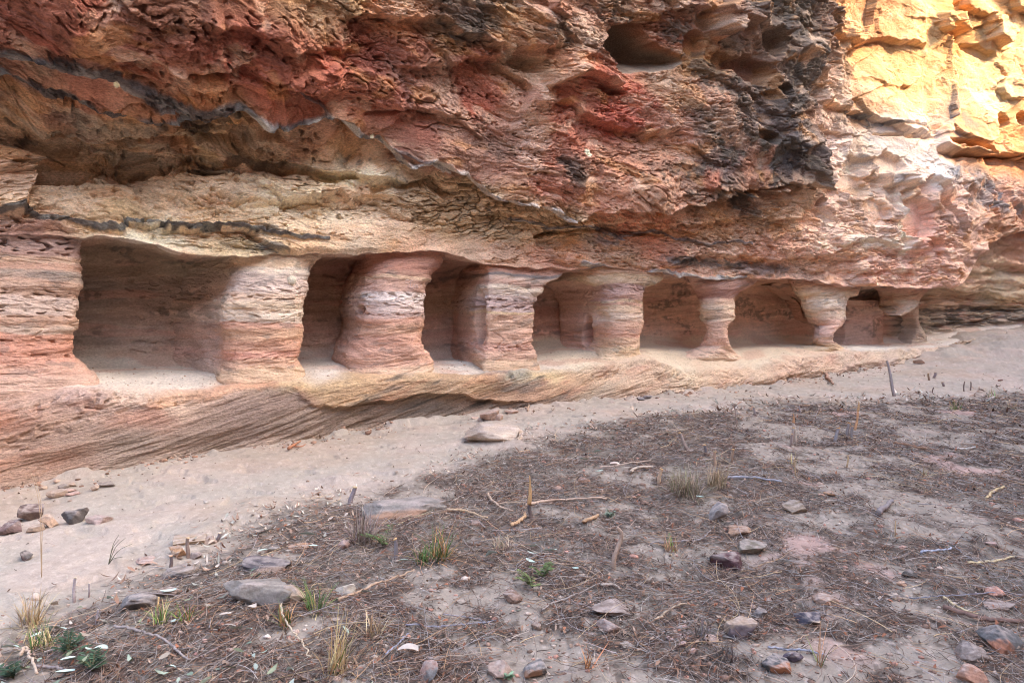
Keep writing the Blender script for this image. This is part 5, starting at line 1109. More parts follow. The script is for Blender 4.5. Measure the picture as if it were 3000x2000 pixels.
for a in [
    (1027, 1476, 1031, 1424, 15, "upright grey stump with a jagged pale cut, at the left end of the long outcrop", (140, 130, 132), (226, 200, 160), 1.9),
    (1166, 1640, 1154, 1574, 13, "thin grey stump with a pale cut top beside the green grass tuft", (132, 126, 128)),
    (1552, 1518, 1552, 1478, 13, "dark stump torn into a long pale upright splinter", BARKD, (214, 170, 120), 1.2, 86),
    (1931, 1420, 1932, 1372, 12, "short pale stump standing behind the large olive tussock", (190, 160, 132), (220, 180, 130), 1.3),
    (2026, 1322, 2003, 1268, 11, "grey stump leaning left at the edge of the path", (150, 132, 120)),
    (2066, 1336, 2066, 1303, 10, "short dark upright stump right of the leaning one at the path edge", (112, 104, 104)),
    (2145, 1352, 2148, 1312, 9, "thin brown stump right of the short dark one, on pale sand", (160, 134, 112)),
    (2624, 1168, 2612, 1066, 9, "tall grey pole-like stump standing alone in front of the sand bank", (150, 138, 132), (200, 176, 150), 1.3),
    (2721, 1115, 2718, 1095, 6, "left one of the tiny twin stumps on the sand bank", (150, 122, 100), STRAW, 1.3),
    (2737, 1107, 2735, 1090, 8, "right one of the tiny twin stumps on the sand bank", (140, 124, 122), (190, 170, 150), 1.8),
    (2764, 1132, 2762, 1119, 7, "low stub lying below the tiny twin stumps", (150, 134, 130), PALEW, 1.3),
    (2823, 1151, 2823, 1122, 4, "left one of two thin dark stakes far right behind the litter", (118, 100, 92), PALEW, 1.2),
    (2844, 1153, 2845, 1128, 4, "right one of two thin dark stakes far right behind the litter", (118, 100, 92), PALEW, 1.2),
    (2728, 1150, 2730, 1133, 4, "thin dark stake behind the litter right of the tall pole", (118, 100, 92), PALEW, 1.2),
    (2212, 1219, 2213, 1192, 7, "small grey stump at the back edge of the litter, left of the tall pole", (150, 138, 134)),
    (2344, 1212, 2343, 1186, 5, "thin grey stump at the back of the litter midway to the tall pole", (150, 138, 134)),
    (2160, 1250, 2157, 1180, 3, "thin upright dry stalk at the back edge of the litter", (150, 128, 116), PALEW, 1.2),
    (2447, 1298, 2451, 1253, 11, "grey stump with a slanted orange cut in the middle of the right-hand cut bush", (142, 134, 132), (222, 166, 110), 1.4),
    (2484, 1288, 2490, 1238, 10, "paired stump with an orange cut at the right of the cut bush", (150, 138, 132), (222, 166, 110)),
    (2496, 1290, 2497, 1245, 8, "thin stump rightmost in the cut bush with a straw top", (146, 134, 128), STRAW),
    (2321, 1300, 2319, 1250, 9, "short pale stump left of the cut bush, beside a tall broken stem", (170, 156, 146)),
    (2330, 1298, 2333, 1236, 9, "tall pale broken stem left of the cut bush", (186, 168, 152), (200, 150, 110), 1.4, 26),
    (2505, 1262, 2508, 1206, 7, "orange split stem standing at the back of the cut bush", (200, 150, 110), (222, 176, 126), 1.3, 30),
    (2312, 1306, 2311, 1268, 5, "thin twig stump leftmost of the stems by the cut bush", (150, 134, 128)),
    (547, 1637, 550, 1582, 12, "brown stump with a pale tip standing right of the orange cube-shaped stone", (126, 108, 98), (230, 200, 160)),
    (506, 1668, 499, 1628, 11, "short dark stump with an orange tip below the orange cube-shaped stone", (104, 92, 90), (226, 180, 140)),
    (632, 1586, 641, 1559, 12, "grey stump leaning right with a white tip, at the path edge", (134, 126, 128), (226, 206, 180)),
    (651, 1615, 650, 1585, 4, "thin grey peg just right of the leaning white-tipped stump", (150, 140, 136)),
    (215, 1765, 222, 1693, 9, "thin grey upright stem among the dry grass on the left", (164, 152, 152), (214, 196, 170), 1.2),
    (257, 1748, 263, 1706, 6, "thin grey stem beside the taller one in the left-hand dry grass", (164, 152, 152), (206, 190, 170), 1.2),
    (279, 1835, 284, 1786, 6, "pale grey stem in the litter below the rounded grey boulder", (160, 150, 152), (206, 190, 170), 1.2),
    (456, 1794, 455, 1753, 6, "straw-coloured cut stalk left in the cut green grass", STRAW, (230, 196, 140), 1.2),
    (2093, 1366, 2098, 1323, 10, "brown stump right of the large tussock at the litter's back edge", (168, 138, 116), STRAW),
    (2620, 1572, 2622, 1526, 4, "thin straw stalk standing in bare soil by the driftwood", (190, 160, 124), STRAW, 1.2),
    (2480, 1368, 2481, 1334, 5, "straw stub in the dark litter below the cut bush", (190, 160, 120), STRAW, 1.4),
    (2333, 1396, 2324, 1338, 4, "straw stalk standing in the middle of the right-hand litter", (190, 164, 130), STRAW, 1.3),
]:
    stump(*a)
def stick(pts, w, label, c=BLEACH, w1=.5, lift=.012, fork=None, cat="stick", name="fallen_stick", group="fallen sticks", arch=0):
    p = np.array(pts, float); g = gpt(p[:, 0], p[:, 1]); k = depth_of(g[len(g) // 2]) / FPX
    n = 8 + 7 * len(pts); q = spline(g, n); q[:, 2] = gz(q[:, 0], q[:, 1]) + lift + w * k * .4 + arch * np.sin(np.pi * np.linspace(0, 1, n))
    R = np.random.RandomState(int(p[0, 0] + p[0, 1])); q[:, :2] += .004 * R.normal(size=(n, 2))
    V, Fq, Ft = tube(q, w * k / 2 * np.linspace(1, w1, n), 8, True, .08, int(p[0, 0]))
    Vs, Fs, Ts = [V], [Fq], [Ft]; b = len(V)
    for fk in (fork or []):
        f = gpt(np.array([a[0] for a in fk], float), np.array([a[1] for a in fk], float)); fq = spline(f, 12); fq[:, 2] = gz(fq[:, 0], fq[:, 1]) + lift + .02 * np.linspace(0, 1, 12)
        v, a, c_ = tube(fq, w * k * .3 * np.linspace(1, .4, 12), 6, True, .08, int(fk[0][0])); Vs.append(v); Fs.append(a + b); Ts.append(c_ + b); b += len(v)
    V = np.concatenate(Vs); org = q[0].copy(); V = V - org
    col = np.broadcast_to(srgb(c) * .8, V.shape).astype('f4') * np.exp(.25 * fbm(V[:, 0] * 30, V[:, 1] * 30 + V[:, 2] * 30, 3, 251))[:, None]
    ob = mesh_obj(name, V, [np.concatenate(Fs), np.concatenate(Ts)], M_WOOD, col, loc=org); tag(ob, label, cat, group); return ob
for a in [
    ([(1540, 1488), (1600, 1476), (1680, 1470), (1775, 1470)], 10, "long pale bleached branch lying behind the splintered stump", (206, 176, 152)),
    ([(990, 1768), (1060, 1738), (1130, 1710), (1215, 1676)], 9, "long tan stick running from the whitish stone towards the green tuft", (196, 164, 136)),
    ([(2130, 1405), (2200, 1407), (2293, 1418)], 9, "straight blue-grey stick right of the large olive tussock", (176, 172, 176)),
    ([(2768, 1790), (2840, 1812), (2920, 1828), (3010, 1832)], 15, "thick brown branch entering from the right edge", (138, 110, 98), .9),
    ([(2762, 1757), (2810, 1788), (2868, 1808)], 8, "pale yellow curved strip of bark above the thick brown branch", (226, 202, 160), .3),
    ([(2697, 1626), (2740, 1620), (2787, 1611)], 7, "short straight blue-grey stick on the right-hand soil", (176, 178, 190), .8),
    ([(2838, 1656), (2900, 1652), (2973, 1638)], 8, "pale straw stalk with a frayed end, near the right edge", (222, 198, 156), .7),
    ([(332, 1848), (400, 1862), (470, 1880), (520, 1920), (556, 1950)], 9, "long curved grey twig sweeping down through the lower left litter", (166, 152, 144), .6, .02),
    ([(2575, 1516), (2592, 1498), (2612, 1478)], 17, "charred black and white driftwood piece on the right-hand soil", (150, 138, 134), .7),
    ([(1190, 1838), (1290, 1842), (1380, 1835), (1450, 1825)], 5, "very long thin grey-blue stem lying across the centre front", (158, 154, 162), .6),
    ([(1295, 1806), (1370, 1815), (1440, 1835)], 5, "thin grey stem forking off across the centre front", (158, 150, 150), .6),
    ([(1590, 1796), (1660, 1760), (1760, 1715)], 5, "thin pale stem pointing up to the bent standing stick", (180, 166, 156), .6),
    ([(1618, 1658), (1690, 1665), (1760, 1698)], 5, "tan curved twig left below the bent standing stick", (190, 160, 136), .6),
    ([(1905, 1598), (1990, 1592), (2050, 1586), (2090, 1550)], 5, "long thin grey twig lying left of the orange-brown stone", (166, 156, 152), .6),
    ([(1755, 1375), (1830, 1365), (1905, 1354)], 6, "thin pale twig in the leaves behind the short pale stump", (196, 172, 152), .6),
    ([(1430, 1452), (1455, 1485), (1500, 1505)], 8, "small forked pale branch left of the splintered stump", (198, 170, 146), .6, .015, [[(1455, 1483), (1490, 1480), (1540, 1484)]]),
    ([(1495, 1548), (1530, 1530), (1538, 1512)], 12, "short split piece of wood below the splintered stump", (206, 168, 130), .6),
    ([(1708, 1540), (1740, 1525), (1750, 1518)], 11, "short broken pale log right of the splintered stump", (196, 160, 126), .8),
    ([(1760, 1722), (1800, 1722), (1818, 1735)], 9, "short bleached root piece below the bent standing stick", (190, 172, 156), .5),
    ([(1920, 1825), (1960, 1795), (2015, 1777)], 8, "pale stick lying above the pink rubble", (196, 172, 146), .6),
    ([(1310, 1500), (1370, 1506), (1425, 1524)], 9, "tan branch lying right of the long outcrop", (206, 176, 142), .6),
    ([(1845, 1390), (1870, 1378), (1910, 1374)], 10, "bleached crooked stick left of the short pale stump", (198, 178, 158), .7),
    ([(2620, 1303), (2680, 1316), (2750, 1325)], 9, "brown branch lying in the litter below the tall pole", (158, 122, 98), .5),
    ([(2800, 1322), (2830, 1320), (2855, 1313)], 7, "pale bent twig in the litter at the far right", (206, 196, 186), .7),
    ([(2888, 1466), (2910, 1446), (2945, 1432)], 8, "straw-coloured stalk right of the dark litter", (212, 184, 140), .8),
    ([(2790, 1600), (2850, 1645), (2900, 1680)], 4, "thin grey stem crossing behind the pale straw stalk", (150, 142, 140), .7),
    ([(2250, 1905), (2330, 1912), (2415, 1928)], 7, "straight grey stick passing behind the small dark purple stone", (166, 164, 172), .8),
    ([(2305, 1908), (2350, 1876), (2398, 1840)], 4, "thin tan stem rising right of the grey stick", (190, 160, 136), .7),
    ([(2655, 1756), (2760, 1752), (2870, 1746), (3010, 1752)], 4, "very long thin grey stem reaching the right edge", (150, 146, 152), .8),
    ([(1130, 1925), (1180, 1880), (1198, 1862)], 5, "grey-blue stem lower centre by the straw tuft", (168, 166, 178), .7),
    ([(820, 1800), (850, 1870), (890, 1920), (905, 1960)], 6, "long pale stem bending down at the lower left of centre", (206, 184, 156), .6, .05),
    ([(60, 1955), (80, 1935), (110, 2010)], 9, "bent pale stem at the bottom left corner", (206, 180, 156), .8, .05),
    ([(110, 1962), (160, 1966), (200, 1978)], 11, "thick grey twig at the bottom left among leaves", (156, 142, 136), .7),
    ([(1545, 1206), (1550, 1185), (1552, 1166)], 5, "thin pale stick leaning on the plinth right of the sandstone heap", (196, 168, 142), .8),
    ([(2075, 1092), (2092, 1106), (2105, 1120)], 10, "dead brown root hugging the plinth left of the goblet-shaped pillar", (150, 110, 88), .5, .03, [[(2105, 1120), (2118, 1112), (2132, 1104)]]),
    ([(845, 1322), (862, 1312), (880, 1300)], 9, "dead orange-brown root sticking out at the foot of the plinth", (186, 130, 98), .5, .02, [[(862, 1312), (880, 1316), (895, 1312)]]),
    ([(2420, 1104), (2430, 1116), (2440, 1126)], 9, "short buried root in the sand in front of the goblet-shaped pillar", (180, 142, 120), .5),
]:
    stick(*a)
# the bent stick that stands in the soil
p = gpt(1796, 1668); k = depth_of(p) / FPX
q = spline(np.array([[0, 0, -.03], [2 * k, 0, 30 * k], [14 * k, .01, 62 * k], [25 * k, .02, 92 * k], [24 * k, .02, 108 * k], [13 * k, .02, 122 * k]]), 26)
V, Fq, Ft = tube(q, 7.5 * k * np.linspace(1, .72, 26), 10, True, .07, 9)
ob = mesh_obj("standing_stick", V, [Fq, Ft], M_WOOD, np.broadcast_to(srgb((184, 158, 138)) * .8, V.shape) * np.exp(.3 * fbm(V[:, 0] * 50, V[:, 2] * 9, 3, 5))[:, None], loc=p)
tag(ob, "bent bleached stick standing upright in the soil with a hooked top", "stick")

# ---------------------------------------------------------------- grass tufts
def ribbons(base, dirn, length, width, droop, nseg, R, up0):
    """many tapered bent blades at once: base (n,3), heading angle (n,), length, width, droop"""
    n = len(base); t = np.linspace(0, 1, nseg + 1)
    h = np.stack([np.cos(dirn), np.sin(dirn), 0 * dirn], 1); side = np.stack([-np.sin(dirn), np.cos(dirn), 0 * dirn], 1)
    ang = up0[:, None] - droop[:, None] * t[None] ** 1.4           # elevation angle along the blade
    dx = np.cos(ang); dz = np.sin(ang); st = length[:, None] / nseg
    X = np.concatenate([np.zeros((n, 1)), np.cumsum(dx[:, :-1] * st, 1)], 1); Z = np.concatenate([np.zeros((n, 1)), np.cumsum(dz[:, :-1] * st, 1)], 1)
    P = base[:, None] + X[..., None] * h[:, None] + Z[..., None] * UP
    w = (width[:, None] * (1 - t[None] ** 2 * .85) / 2)[..., None] * side[:, None]
    V = np.stack([P - w, P + w], 2).reshape(n, -1, 3); m = V.shape[1]
    i = np.arange(nseg) * 2; f = np.stack([i, i + 1, i + 3, i + 2], 1)
    F_ = (np.arange(n)[:, None, None] * m + f[None]).reshape(-1, 4)
    return V.reshape(-1, 3), F_, m
def tuft(px, py, w, h, label, dry=60, green=0, cd=(196, 166, 124), cg=(112, 132, 70), lean=0, droop=1.0, name="grass_tuft", bw=5.0, spread=.9):
    p = gpt(px, py); k = depth_of(p) / FPX; R = np.random.RandomState(int(px * 3 + py)); first = None
    for nm, n, c in (("dry_blades", dry, cd), ("green_blades", green, cg)):
        if not n: continue
        r = w * k * .22 * np.sqrt(R.rand(n)); a = R.rand(n) * 6.28
        base = np.stack([r * np.cos(a), r * np.sin(a), np.zeros(n) - .01], 1)
        L = h * k * R.uniform(.45, 1.15, n); up = np.clip(1.57 - np.abs(R.normal(0, spread * .55, n)), .25, 1.57); fl_ = (R.rand(n) < .4) & (nm == 'dry_blades') & (n > 20); up = np.where(fl_, R.uniform(.03, .35, n), up); L = np.where(fl_, L * R.uniform(.5, 1.1, n), L)
        V, F_, m = ribbons(base, R.rand(n) * 6.28, L, bw * .001 * R.uniform(.6, 1.3, n), droop * R.uniform(0, 1.2, n), 6, R, up)
        V[:, 0] += lean * np.maximum(V[:, 2], 0)
        cc = np.repeat(srgb(c) * .8 * np.exp(R.normal(0, .28, (n, 1))) * (1 + R.normal(0, .06, (n, 3))), m, 0)
        if first is None:
            first = tag(empty(name, p.astype(float)), label, "grass", "grass tufts")
        mesh_obj(nm, V, F_, M_LITTER, cc, first, smooth=False)
    return first
for a in [
    (1065, 1590, 150, 120, "big grey dry tussock drooping in front of the long outcrop", 260, 0, (166, 148, 136)),
    (1285, 1640, 120, 110, "green tuft with tall orange dry blades right of the thin grey stump", 60, 50, (206, 156, 104), (98, 122, 70), .1),
    (1240, 1648, 90, 60, "low fresh green tuft between the grey stump and the orange-bladed tuft", 12, 50, (190, 160, 120), (98, 124, 70)),
    (835, 1835, 70, 80, "orange and green tuft at the foot of the biggest boulder", 40, 30, (196, 150, 100), (98, 120, 66)),
    (925, 1790, 100, 120, "green tuft with tall broken straw right of the biggest boulder", 30, 34, (212, 186, 140), (100, 122, 68)),
    (985, 1975, 170, 190, "tall dry straw tuft at the bottom, left of centre", 90, 4, (206, 176, 130), (120, 140, 70), .15, .8),
    (470, 1830, 90, 80, "cut green tuft with short straw stubs below the rounded boulder", 16, 26, (222, 196, 146), (120, 146, 76)),
    (545, 1825, 70, 70, "cut tuft with green and rusty blades right of the straw stubs", 22, 20, (190, 140, 100), (118, 142, 70)),
    (2010, 1450, 200, 90, "large low olive and straw tussock in the middle of the litter", 420, 60, (170, 152, 128), (122, 118, 84), 0, 1.7),
    (2100, 1425, 140, 80, "straw-coloured tussock joined to the right of the olive one", 260, 0, (184, 160, 128), (128, 126, 74), .2, 1.5),
    (1095, 1865, 110, 90, "cut straw tuft with pale stubs in the lower centre", 90, 0, (196, 170, 134)),
    (1470, 1610, 120, 60, "flattened pale dry tuft in front of the small forked branch", 120, 0, (190, 168, 142), (0, 0, 0), 0, 1.6),
    (1965, 1612, 90, 60, "small dry tuft with one green blade left of the olive grey stone", 50, 3, (196, 160, 120), (120, 160, 70)),
    (85, 1830, 130, 110, "dry wispy grass at the left edge of the litter", 110, 0, (196, 170, 130), (0, 0, 0), .15, .9),
    (120, 1900, 150, 90, "low yellow-green tuft near the bottom left corner", 60, 40, (206, 180, 136), (104, 132, 74)),
    (1725, 1960, 60, 100, "rusty dry tuft at the bottom centre on bare soil", 14, 0, (196, 136, 92), (0, 0, 0), .3, .4),
    (2060, 1870, 120, 60, "dark grey matted dry tuft left of the large tan boulder", 120, 0, (126, 112, 104), (0, 0, 0), 0, 1.8),
    (2130, 1930, 160, 60, "dark matted grass below the large tan boulder", 150, 0, (120, 106, 98), (0, 0, 0), 0, 1.8),
    (2800, 1200, 60, 32, "small fresh green tuft far right in the litter", 16, 26, (206, 184, 140), (110, 142, 84)),
    (2910, 1165, 60, 40, "pale straw tuft with green blades at the back right edge", 30, 14, (206, 186, 140), (110, 142, 84)),
    (2960, 1195, 70, 40, "straw tuft at the far right edge", 50, 0, (196, 176, 136)),
    (2720, 1170, 110, 26, "bleached white leafy tuft left of the small fresh green one", 60, 0, (206, 200, 186), (0, 0, 0), 0, 1.6),
    (2710, 1400, 60, 46, "thin straw tuft in the right-hand litter", 18, 0, (200, 176, 136)),
    (2400, 1950, 40, 130, "single thin green and rusty stalk near the bottom right", 5, 4, (196, 150, 116), (140, 146, 92), 0, .3),
    (2320, 1360, 60, 46, "straw tuft behind the olive brown stone", 26, 0, (206, 176, 130)),
]:
    tuft(*a)
# green sprigs: bent stalk with paired leaflets
def sprig(px, py, w, h, label, c=(96, 116, 70), n=7, name="green_sprig", thin=False):
    p = gpt(px, py); k = depth_of(p) / FPX; R = np.random.RandomState(int(px + 5 * py)); root = tag(empty(name, p.astype(float)), label, "plant", "green sprigs")
    Vs, Fs, Ts, b = [], [], [], 0; LV, LF_, lb = [], [], 0
    for i in range(n):
        az = R.uniform(0, 6.28); L = h * k * R.uniform(.7, 1.3); el = R.uniform(.5, 1.4)
        q = spline(np.array([[0, 0, 0], [.5 * L * math.cos(az) * math.cos(el), .5 * L * math.sin(az) * math.cos(el), .6 * L * math.sin(el)], [1.2 * L * math.cos(az) * math.cos(el), L * math.sin(az) * math.cos(el), .9 * L * math.sin(el)]]), 9)
        v, f, t = tube(q, .0022 * np.linspace(1, .5, 9), 5, True, 0, i); Vs.append(v); Fs.append(f + b); Ts.append(t + b); b += len(v)
        if not thin:
            for j in range(2, 9):
                for sgn in (-1, 1):
                    d = np.array([math.cos(az + sgn * 1.2), math.sin(az + sgn * 1.2), R.uniform(-.1, .5)]); l = .026 * R.uniform(.6, 1.2); o = np.cross(d, [0, 0, 1.0]); o /= np.linalg.norm(o)
                    LV += [q[j], q[j] + d * l * .5 + o * l * .28, q[j] + d * l, q[j] + d * l * .5 - o * l * .28]; LF_.append([lb, lb + 1, lb + 2, lb + 3]); lb += 4
    cs = srgb((104, 104, 78) if thin else (110, 106, 76)) * .7
    V = np.concatenate(Vs); mesh_obj("stalk", V, [np.concatenate(Fs), np.concatenate(Ts)], M_LEAF, np.broadcast_to(cs, V.shape), root)
    if LV:
        LV = np.array(LV); mesh_obj("leaflets", LV, np.array(LF_), M_LEAF, np.repeat(srgb(c) * .8 * np.exp(R.normal(0, .25, (len(LV) // 4, 1))), 4, 0), root, smooth=False)
    return root
for a in [
    (318, 1652, 60, 80, "thin leafless green twig growing out of the bare path", (96, 116, 70), 5, "green_sprig", True),
    (1130, 1600, 60, 60, "dark green sprig in front of the long outcrop"),
    (1560, 1720, 80, 50, "yellow-green weed with small leaves left of the bent stick", (110, 122, 76)),
    (1590, 1690, 60, 40, "low green weed beside the yellow-green one", (100, 116, 72)),
    (1790, 1520, 40, 26, "grey-green fern-like sprig behind the bent stick", (150, 164, 140)),
    (200, 1920, 110, 60, "dark green pinnate weed at the lower left", (70, 92, 70), 10),
    (270, 1965, 110, 50, "dark green weed at the bottom left beside the white leaves", (74, 96, 72), 10),
    (40, 1985, 90, 50, "dark weed in the bottom left corner", (70, 90, 70), 8),
    (1480, 1985, 40, 24, "small mint-green sprig by the smooth tan boulder", (140, 164, 130), 5),
]:
    sprig(*a)
# tall fine grass stalk at the left edge of the path
p = gpt(122, 1690); k = depth_of(p) / FPX
q = spline(np.array([[0, 0, 0], [0, 0, 80 * k], [-6 * k, .02, 170 * k], [-24 * k, .05, 240 * k], [-52 * k, .08, 300 * k]]), 24)
V, Fq, Ft = tube(q, .0028 * np.linspace(1, .5, 24), 5, True, 0, 1); V2, f2, t2 = tube(q + np.array([.02, 0, -.02]) * np.linspace(0, 1, 24)[:, None], .0025 * np.linspace(1, .4, 24), 5, True, 0, 2)
tag(mesh_obj("grass_stalk", np.concatenate([V, V2]), [np.concatenate([Fq, f2 + len(V)]), np.concatenate([Ft, t2 + len(V)])], M_LITTER, np.broadcast_to(srgb((200, 172, 140)) * .8, (2 * len(V), 3)), loc=p), "very tall thin grass stalk arching over the path at the left", "grass")

# ---------------------------------------------------------------- pale fallen leaves
def leafmesh(L, Wd, curl, fold, R):
    u = np.linspace(0, 1, 8); v = np.array([-1, -.5, 0, .5, 1])
    w = Wd / 2 * np.sin(np.pi * np.clip(u * .94 + .03, 0, 1)) ** .8
    X = np.broadcast_to((u - .5)[:, None] * L, (8, 5)); Y = w[:, None] * v[None]; Z = fold * np.abs(Y) + curl * L * (u[:, None] - .5) ** 2 * 1.6 + .12 * Wd * R.normal() * v[None] * u[:, None]
    return np.stack([X, Y, Z], -1).reshape(-1, 3)
LEAFF = grid_faces(8, 5)
for px, py, w, c in [(1185, 1657, 30, 0), (1238, 1640, 26, 0), (1565, 1635, 34, 0), (1558, 1615, 22, 0), (1610, 1627, 34, 0), (1440, 1642, 36, 0), (1555, 1660, 34, 0), (900, 1580, 40, 0), (917, 1612, 22, 0), (775, 1625, 34, 0), (1073, 1749, 26, 0), (1075, 1955, 0, 0),
                     (493, 1750, 34, 0), (322, 1770, 30, 0), (160, 1860, 50, 0), (120, 1875, 44, 0), (205, 1952, 40, 0), (270, 1925, 44, 0), (295, 1918, 30, 0), (30, 1915, 46, 0), (500, 1975, 34, 0), (45, 1965, 44, 0), (190, 1990, 40, 0), (670, 1850, 34, 1), (690, 1862, 36, 0), (730, 1862, 22, 0),
                     (1195, 1923, 50, 1), (660, 1815, 28, 1), (735, 1798, 30, 1), (850, 1985, 26, 0), (1115, 1620, 16, 1), (1752, 1335, 24, 0), (1755, 1390, 28, 0), (1715, 1356, 30, 0), (2050, 1468, 22, 0), (1918, 1622, 16, 1), (1685, 1680, 16, 0), (1915, 1681, 14, 0), (1520, 1808, 20, 0), (700, 1990, 24, 1), (2655, 1832, 46, 1), (155, 1790, 40, 1), (1995, 1772, 12, 1)]:
    if not w: continue
    R = np.random.RandomState(px); p = gpt(px, py); k = depth_of(p) / FPX
    V = leafmesh(w * k * 1.25, w * k * R.uniform(.45, .62), R.uniform(-.3, .5), R.uniform(.1, .7), R)
    a = R.uniform(-1, 1); ca, sa = math.cos(a), math.sin(a); V = V @ np.array([[ca, sa, 0], [-sa, ca, 0], [0, 0, 1]]); t = R.uniform(-.7, .1); V = V @ np.array([[1, 0, 0], [0, math.cos(t), math.sin(t)], [0, -math.sin(t), math.cos(t)]])
    p[2] += .03 - V[:, 2].min() * .6
    cc = np.array((206, 222, 206) if c == 0 else (200, 186, 172)); ob = mesh_obj("fallen_leaf", V, LEAFF, M_LEAF, np.broadcast_to(srgb(cc) * .8 * math.exp(R.normal(0, .08)), V.shape), loc=p)
    tag(ob, "large pale green fallen leaf, curled, lying on the dry litter" if c == 0 else "large dry whitish-brown fallen leaf lying on the dry litter", "leaf", "large pale green leaves" if c == 0 else "large dry whitish leaves")

# ---------------------------------------------------------------- litter nobody could count
def scatter(n, rmax=15, rmin=2.0, power=1.25):
    """points over the ground in and just around the view, denser towards the viewer"""
    th = np.radians(rnd.uniform(-47, 52, n)); r = rmin + (rmax - rmin) * rnd.rand(n) ** power
    return r * np.sin(th), r * np.cos(th), r
def keep(x, y, f):
    m = rnd.rand(len(x)) < f; return m
def twig_mass(name, n, lmin, lmax, w0, w1, cols, dens, lift, curve, label, rmax=15, nseg=3, power=1.25):
    x, y, r = scatter(n, rmax, power=power); m = keep(x, y, dens(x, y)); x, y, r = x[m], y[m], r[m]; n = len(x)
    L = rnd.uniform(lmin, lmax, n) * rnd.uniform(.5, 1, n); a = rnd.rand(n) * 6.28 * .5 + .4 * rnd.normal(size=n); t = np.linspace(-.5, .5, nseg + 1)
    bend = rnd.normal(0, curve, n)
    X = x[:, None] + (L[:, None] * t) * np.cos(a)[:, None] - (bend * L)[:, None] * (t ** 2) * np.sin(a)[:, None]; Y = y[:, None] + (L[:, None] * t) * np.sin(a)[:, None] + (bend * L)[:, None] * (t ** 2) * np.cos(a)[:, None]
    tilt = rnd.normal(0, .10, n); h0 = np.abs(rnd.normal(0, lift, n))
    Z = gz(X, Y) + h0[:, None] + np.abs(tilt)[:, None] * L[:, None] * (t + .5) + .002
    w = rnd.uniform(w0, w1, n) * np.clip(r / 6, .8, 2.0); sx, sy = -np.sin(a), np.cos(a)
    # three-sided stems
    P = np.stack([X, Y, Z], -1); tap = (1 - .5 * (t + .5))[None, :, None]
    A = np.stack([sx, sy, 0 * sx], 1)[:, None] * w[:, None, None] / 2 * tap; B = np.array([0, 0, 1.0]) * w[:, None, None] * .8 * tap
    V = np.stack([P - A, P + A, P + B], 2).reshape(n, -1, 3); mm = V.shape[1]
    f = []
    for i in range(nseg):
        for j in range(3):
            f.append([3 * i + j, 3 * i + (j + 1) % 3, 3 * i + 3 + (j + 1) % 3, 3 * i + 3 + j])
    F_ = (np.arange(n)[:, None, None] * mm + np.array(f)[None]).reshape(-1, 4)
    cols = srgb(np.array(cols)) * .8; c = cols[rnd.randint(len(cols), size=n)] * np.exp(rnd.normal(0, .25, (n, 1)))
    return tag(mesh_obj(name, V.reshape(-1, 3), F_, M_LITTER, np.repeat(c, mm, 0), smooth=False), label, kind="stuff")
def leaf_mass(name, n, lmin, lmax, cols, dens, lift, label, rmax=15, asp=.4, power=1.25):
    x, y, r = scatter(n, rmax, power=power); m = keep(x, y, dens(x, y)); x, y, r = x[m], y[m], r[m]; n = len(x)
    L = rnd.uniform(lmin, lmax, n) * np.clip(r / 7, .8, 1.5); Wd = L * rnd.uniform(asp * .6, asp * 1.3, n); a = rnd.rand(n) * 6.28; curl = rnd.normal(.25, .35, n); tl = rnd.normal(0, .35, n)
    u = np.array([-.5, -.2, .15, .5]); w = np.array([.12, .9, 1.0, .05])
    X = L[:, None] * u; wy = Wd[:, None] * w / 2; Zc = (curl * L)[:, None] * (u ** 2) * 2 + np.abs(tl)[:, None] * L[:, None] * (u + .5)
    V = np.stack([np.stack([X, -wy, Zc + .35 * wy * np.sign(curl)[:, None]], -1), np.stack([X, 0 * wy, Zc], -1), np.stack([X, wy, Zc + .35 * wy], -1)], 2)
    c, s = np.cos(a)[:, None, None], np.sin(a)[:, None, None]; VX = V[..., 0] * c - V[..., 1] * s + x[:, None, None]; VY = V[..., 0] * s + V[..., 1] * c + y[:, None, None]
    VZ = V[..., 2] - np.minimum(V[..., 2].min((1, 2)), 0)[:, None, None] + (gz(x, y) + np.abs(rnd.normal(0, lift, n)) + .002)[:, None, None]
    V = np.stack([VX, VY, VZ], -1).reshape(n, 12, 3); f = []
    for i in range(3):
        for j in range(2): f.append([3 * i + j, 3 * i + j + 1, 3 * i + 4 + j, 3 * i + 3 + j])
    F_ = (np.arange(n)[:, None, None] * 12 + np.array(f)[None]).reshape(-1, 4)
    cols = srgb(np.array(cols)) * .8; cc = cols[rnd.randint(len(cols), size=n)] * np.exp(rnd.normal(0, .22, (n, 1)))
    return tag(mesh_obj(name, V.reshape(-1, 3), F_, M_LITTER, np.repeat(cc, 12, 0), smooth=False), label, kind="stuff")
def d_main(x, y):
    a = litter_in(x, y); b = fbm(x * 1.1, y * 1.1, 4, 211) * .7 + fbm(x * 3.3, y * 3.3, 4, 212) * .5 + .12 * sst(1.5, 3.5, x) - .10
    return sst(.15, .8, a) * (1 - .88 * sst(-.08, .22, b))
def d_loose(x, y):
    return sst(.1, .7, litter_in(x, y)) * (.35 + .65 * sst(.2, -.2, fbm(x * 1.1, y * 1.1, 4, 211)))
def d_rim(x, y):
    a = litter_in(x, y); s, o = to_wall(x, y)
    return np.exp(-((a - .30) / .32) ** 2) * sst(-.6, .8, s) * sst(-.35, .25, fbm(x * 1.6, y * 1.6, 3, 261)) 
def d_path(x, y):
    return (1 - sst(-.1, .3, litter_in(x, y))) * sst(0, .3, to_wall(x, y)[1] - .3) * (.3 + .7 * sst(0, .4, fbm(x * 2, y * 2, 3, 262)))
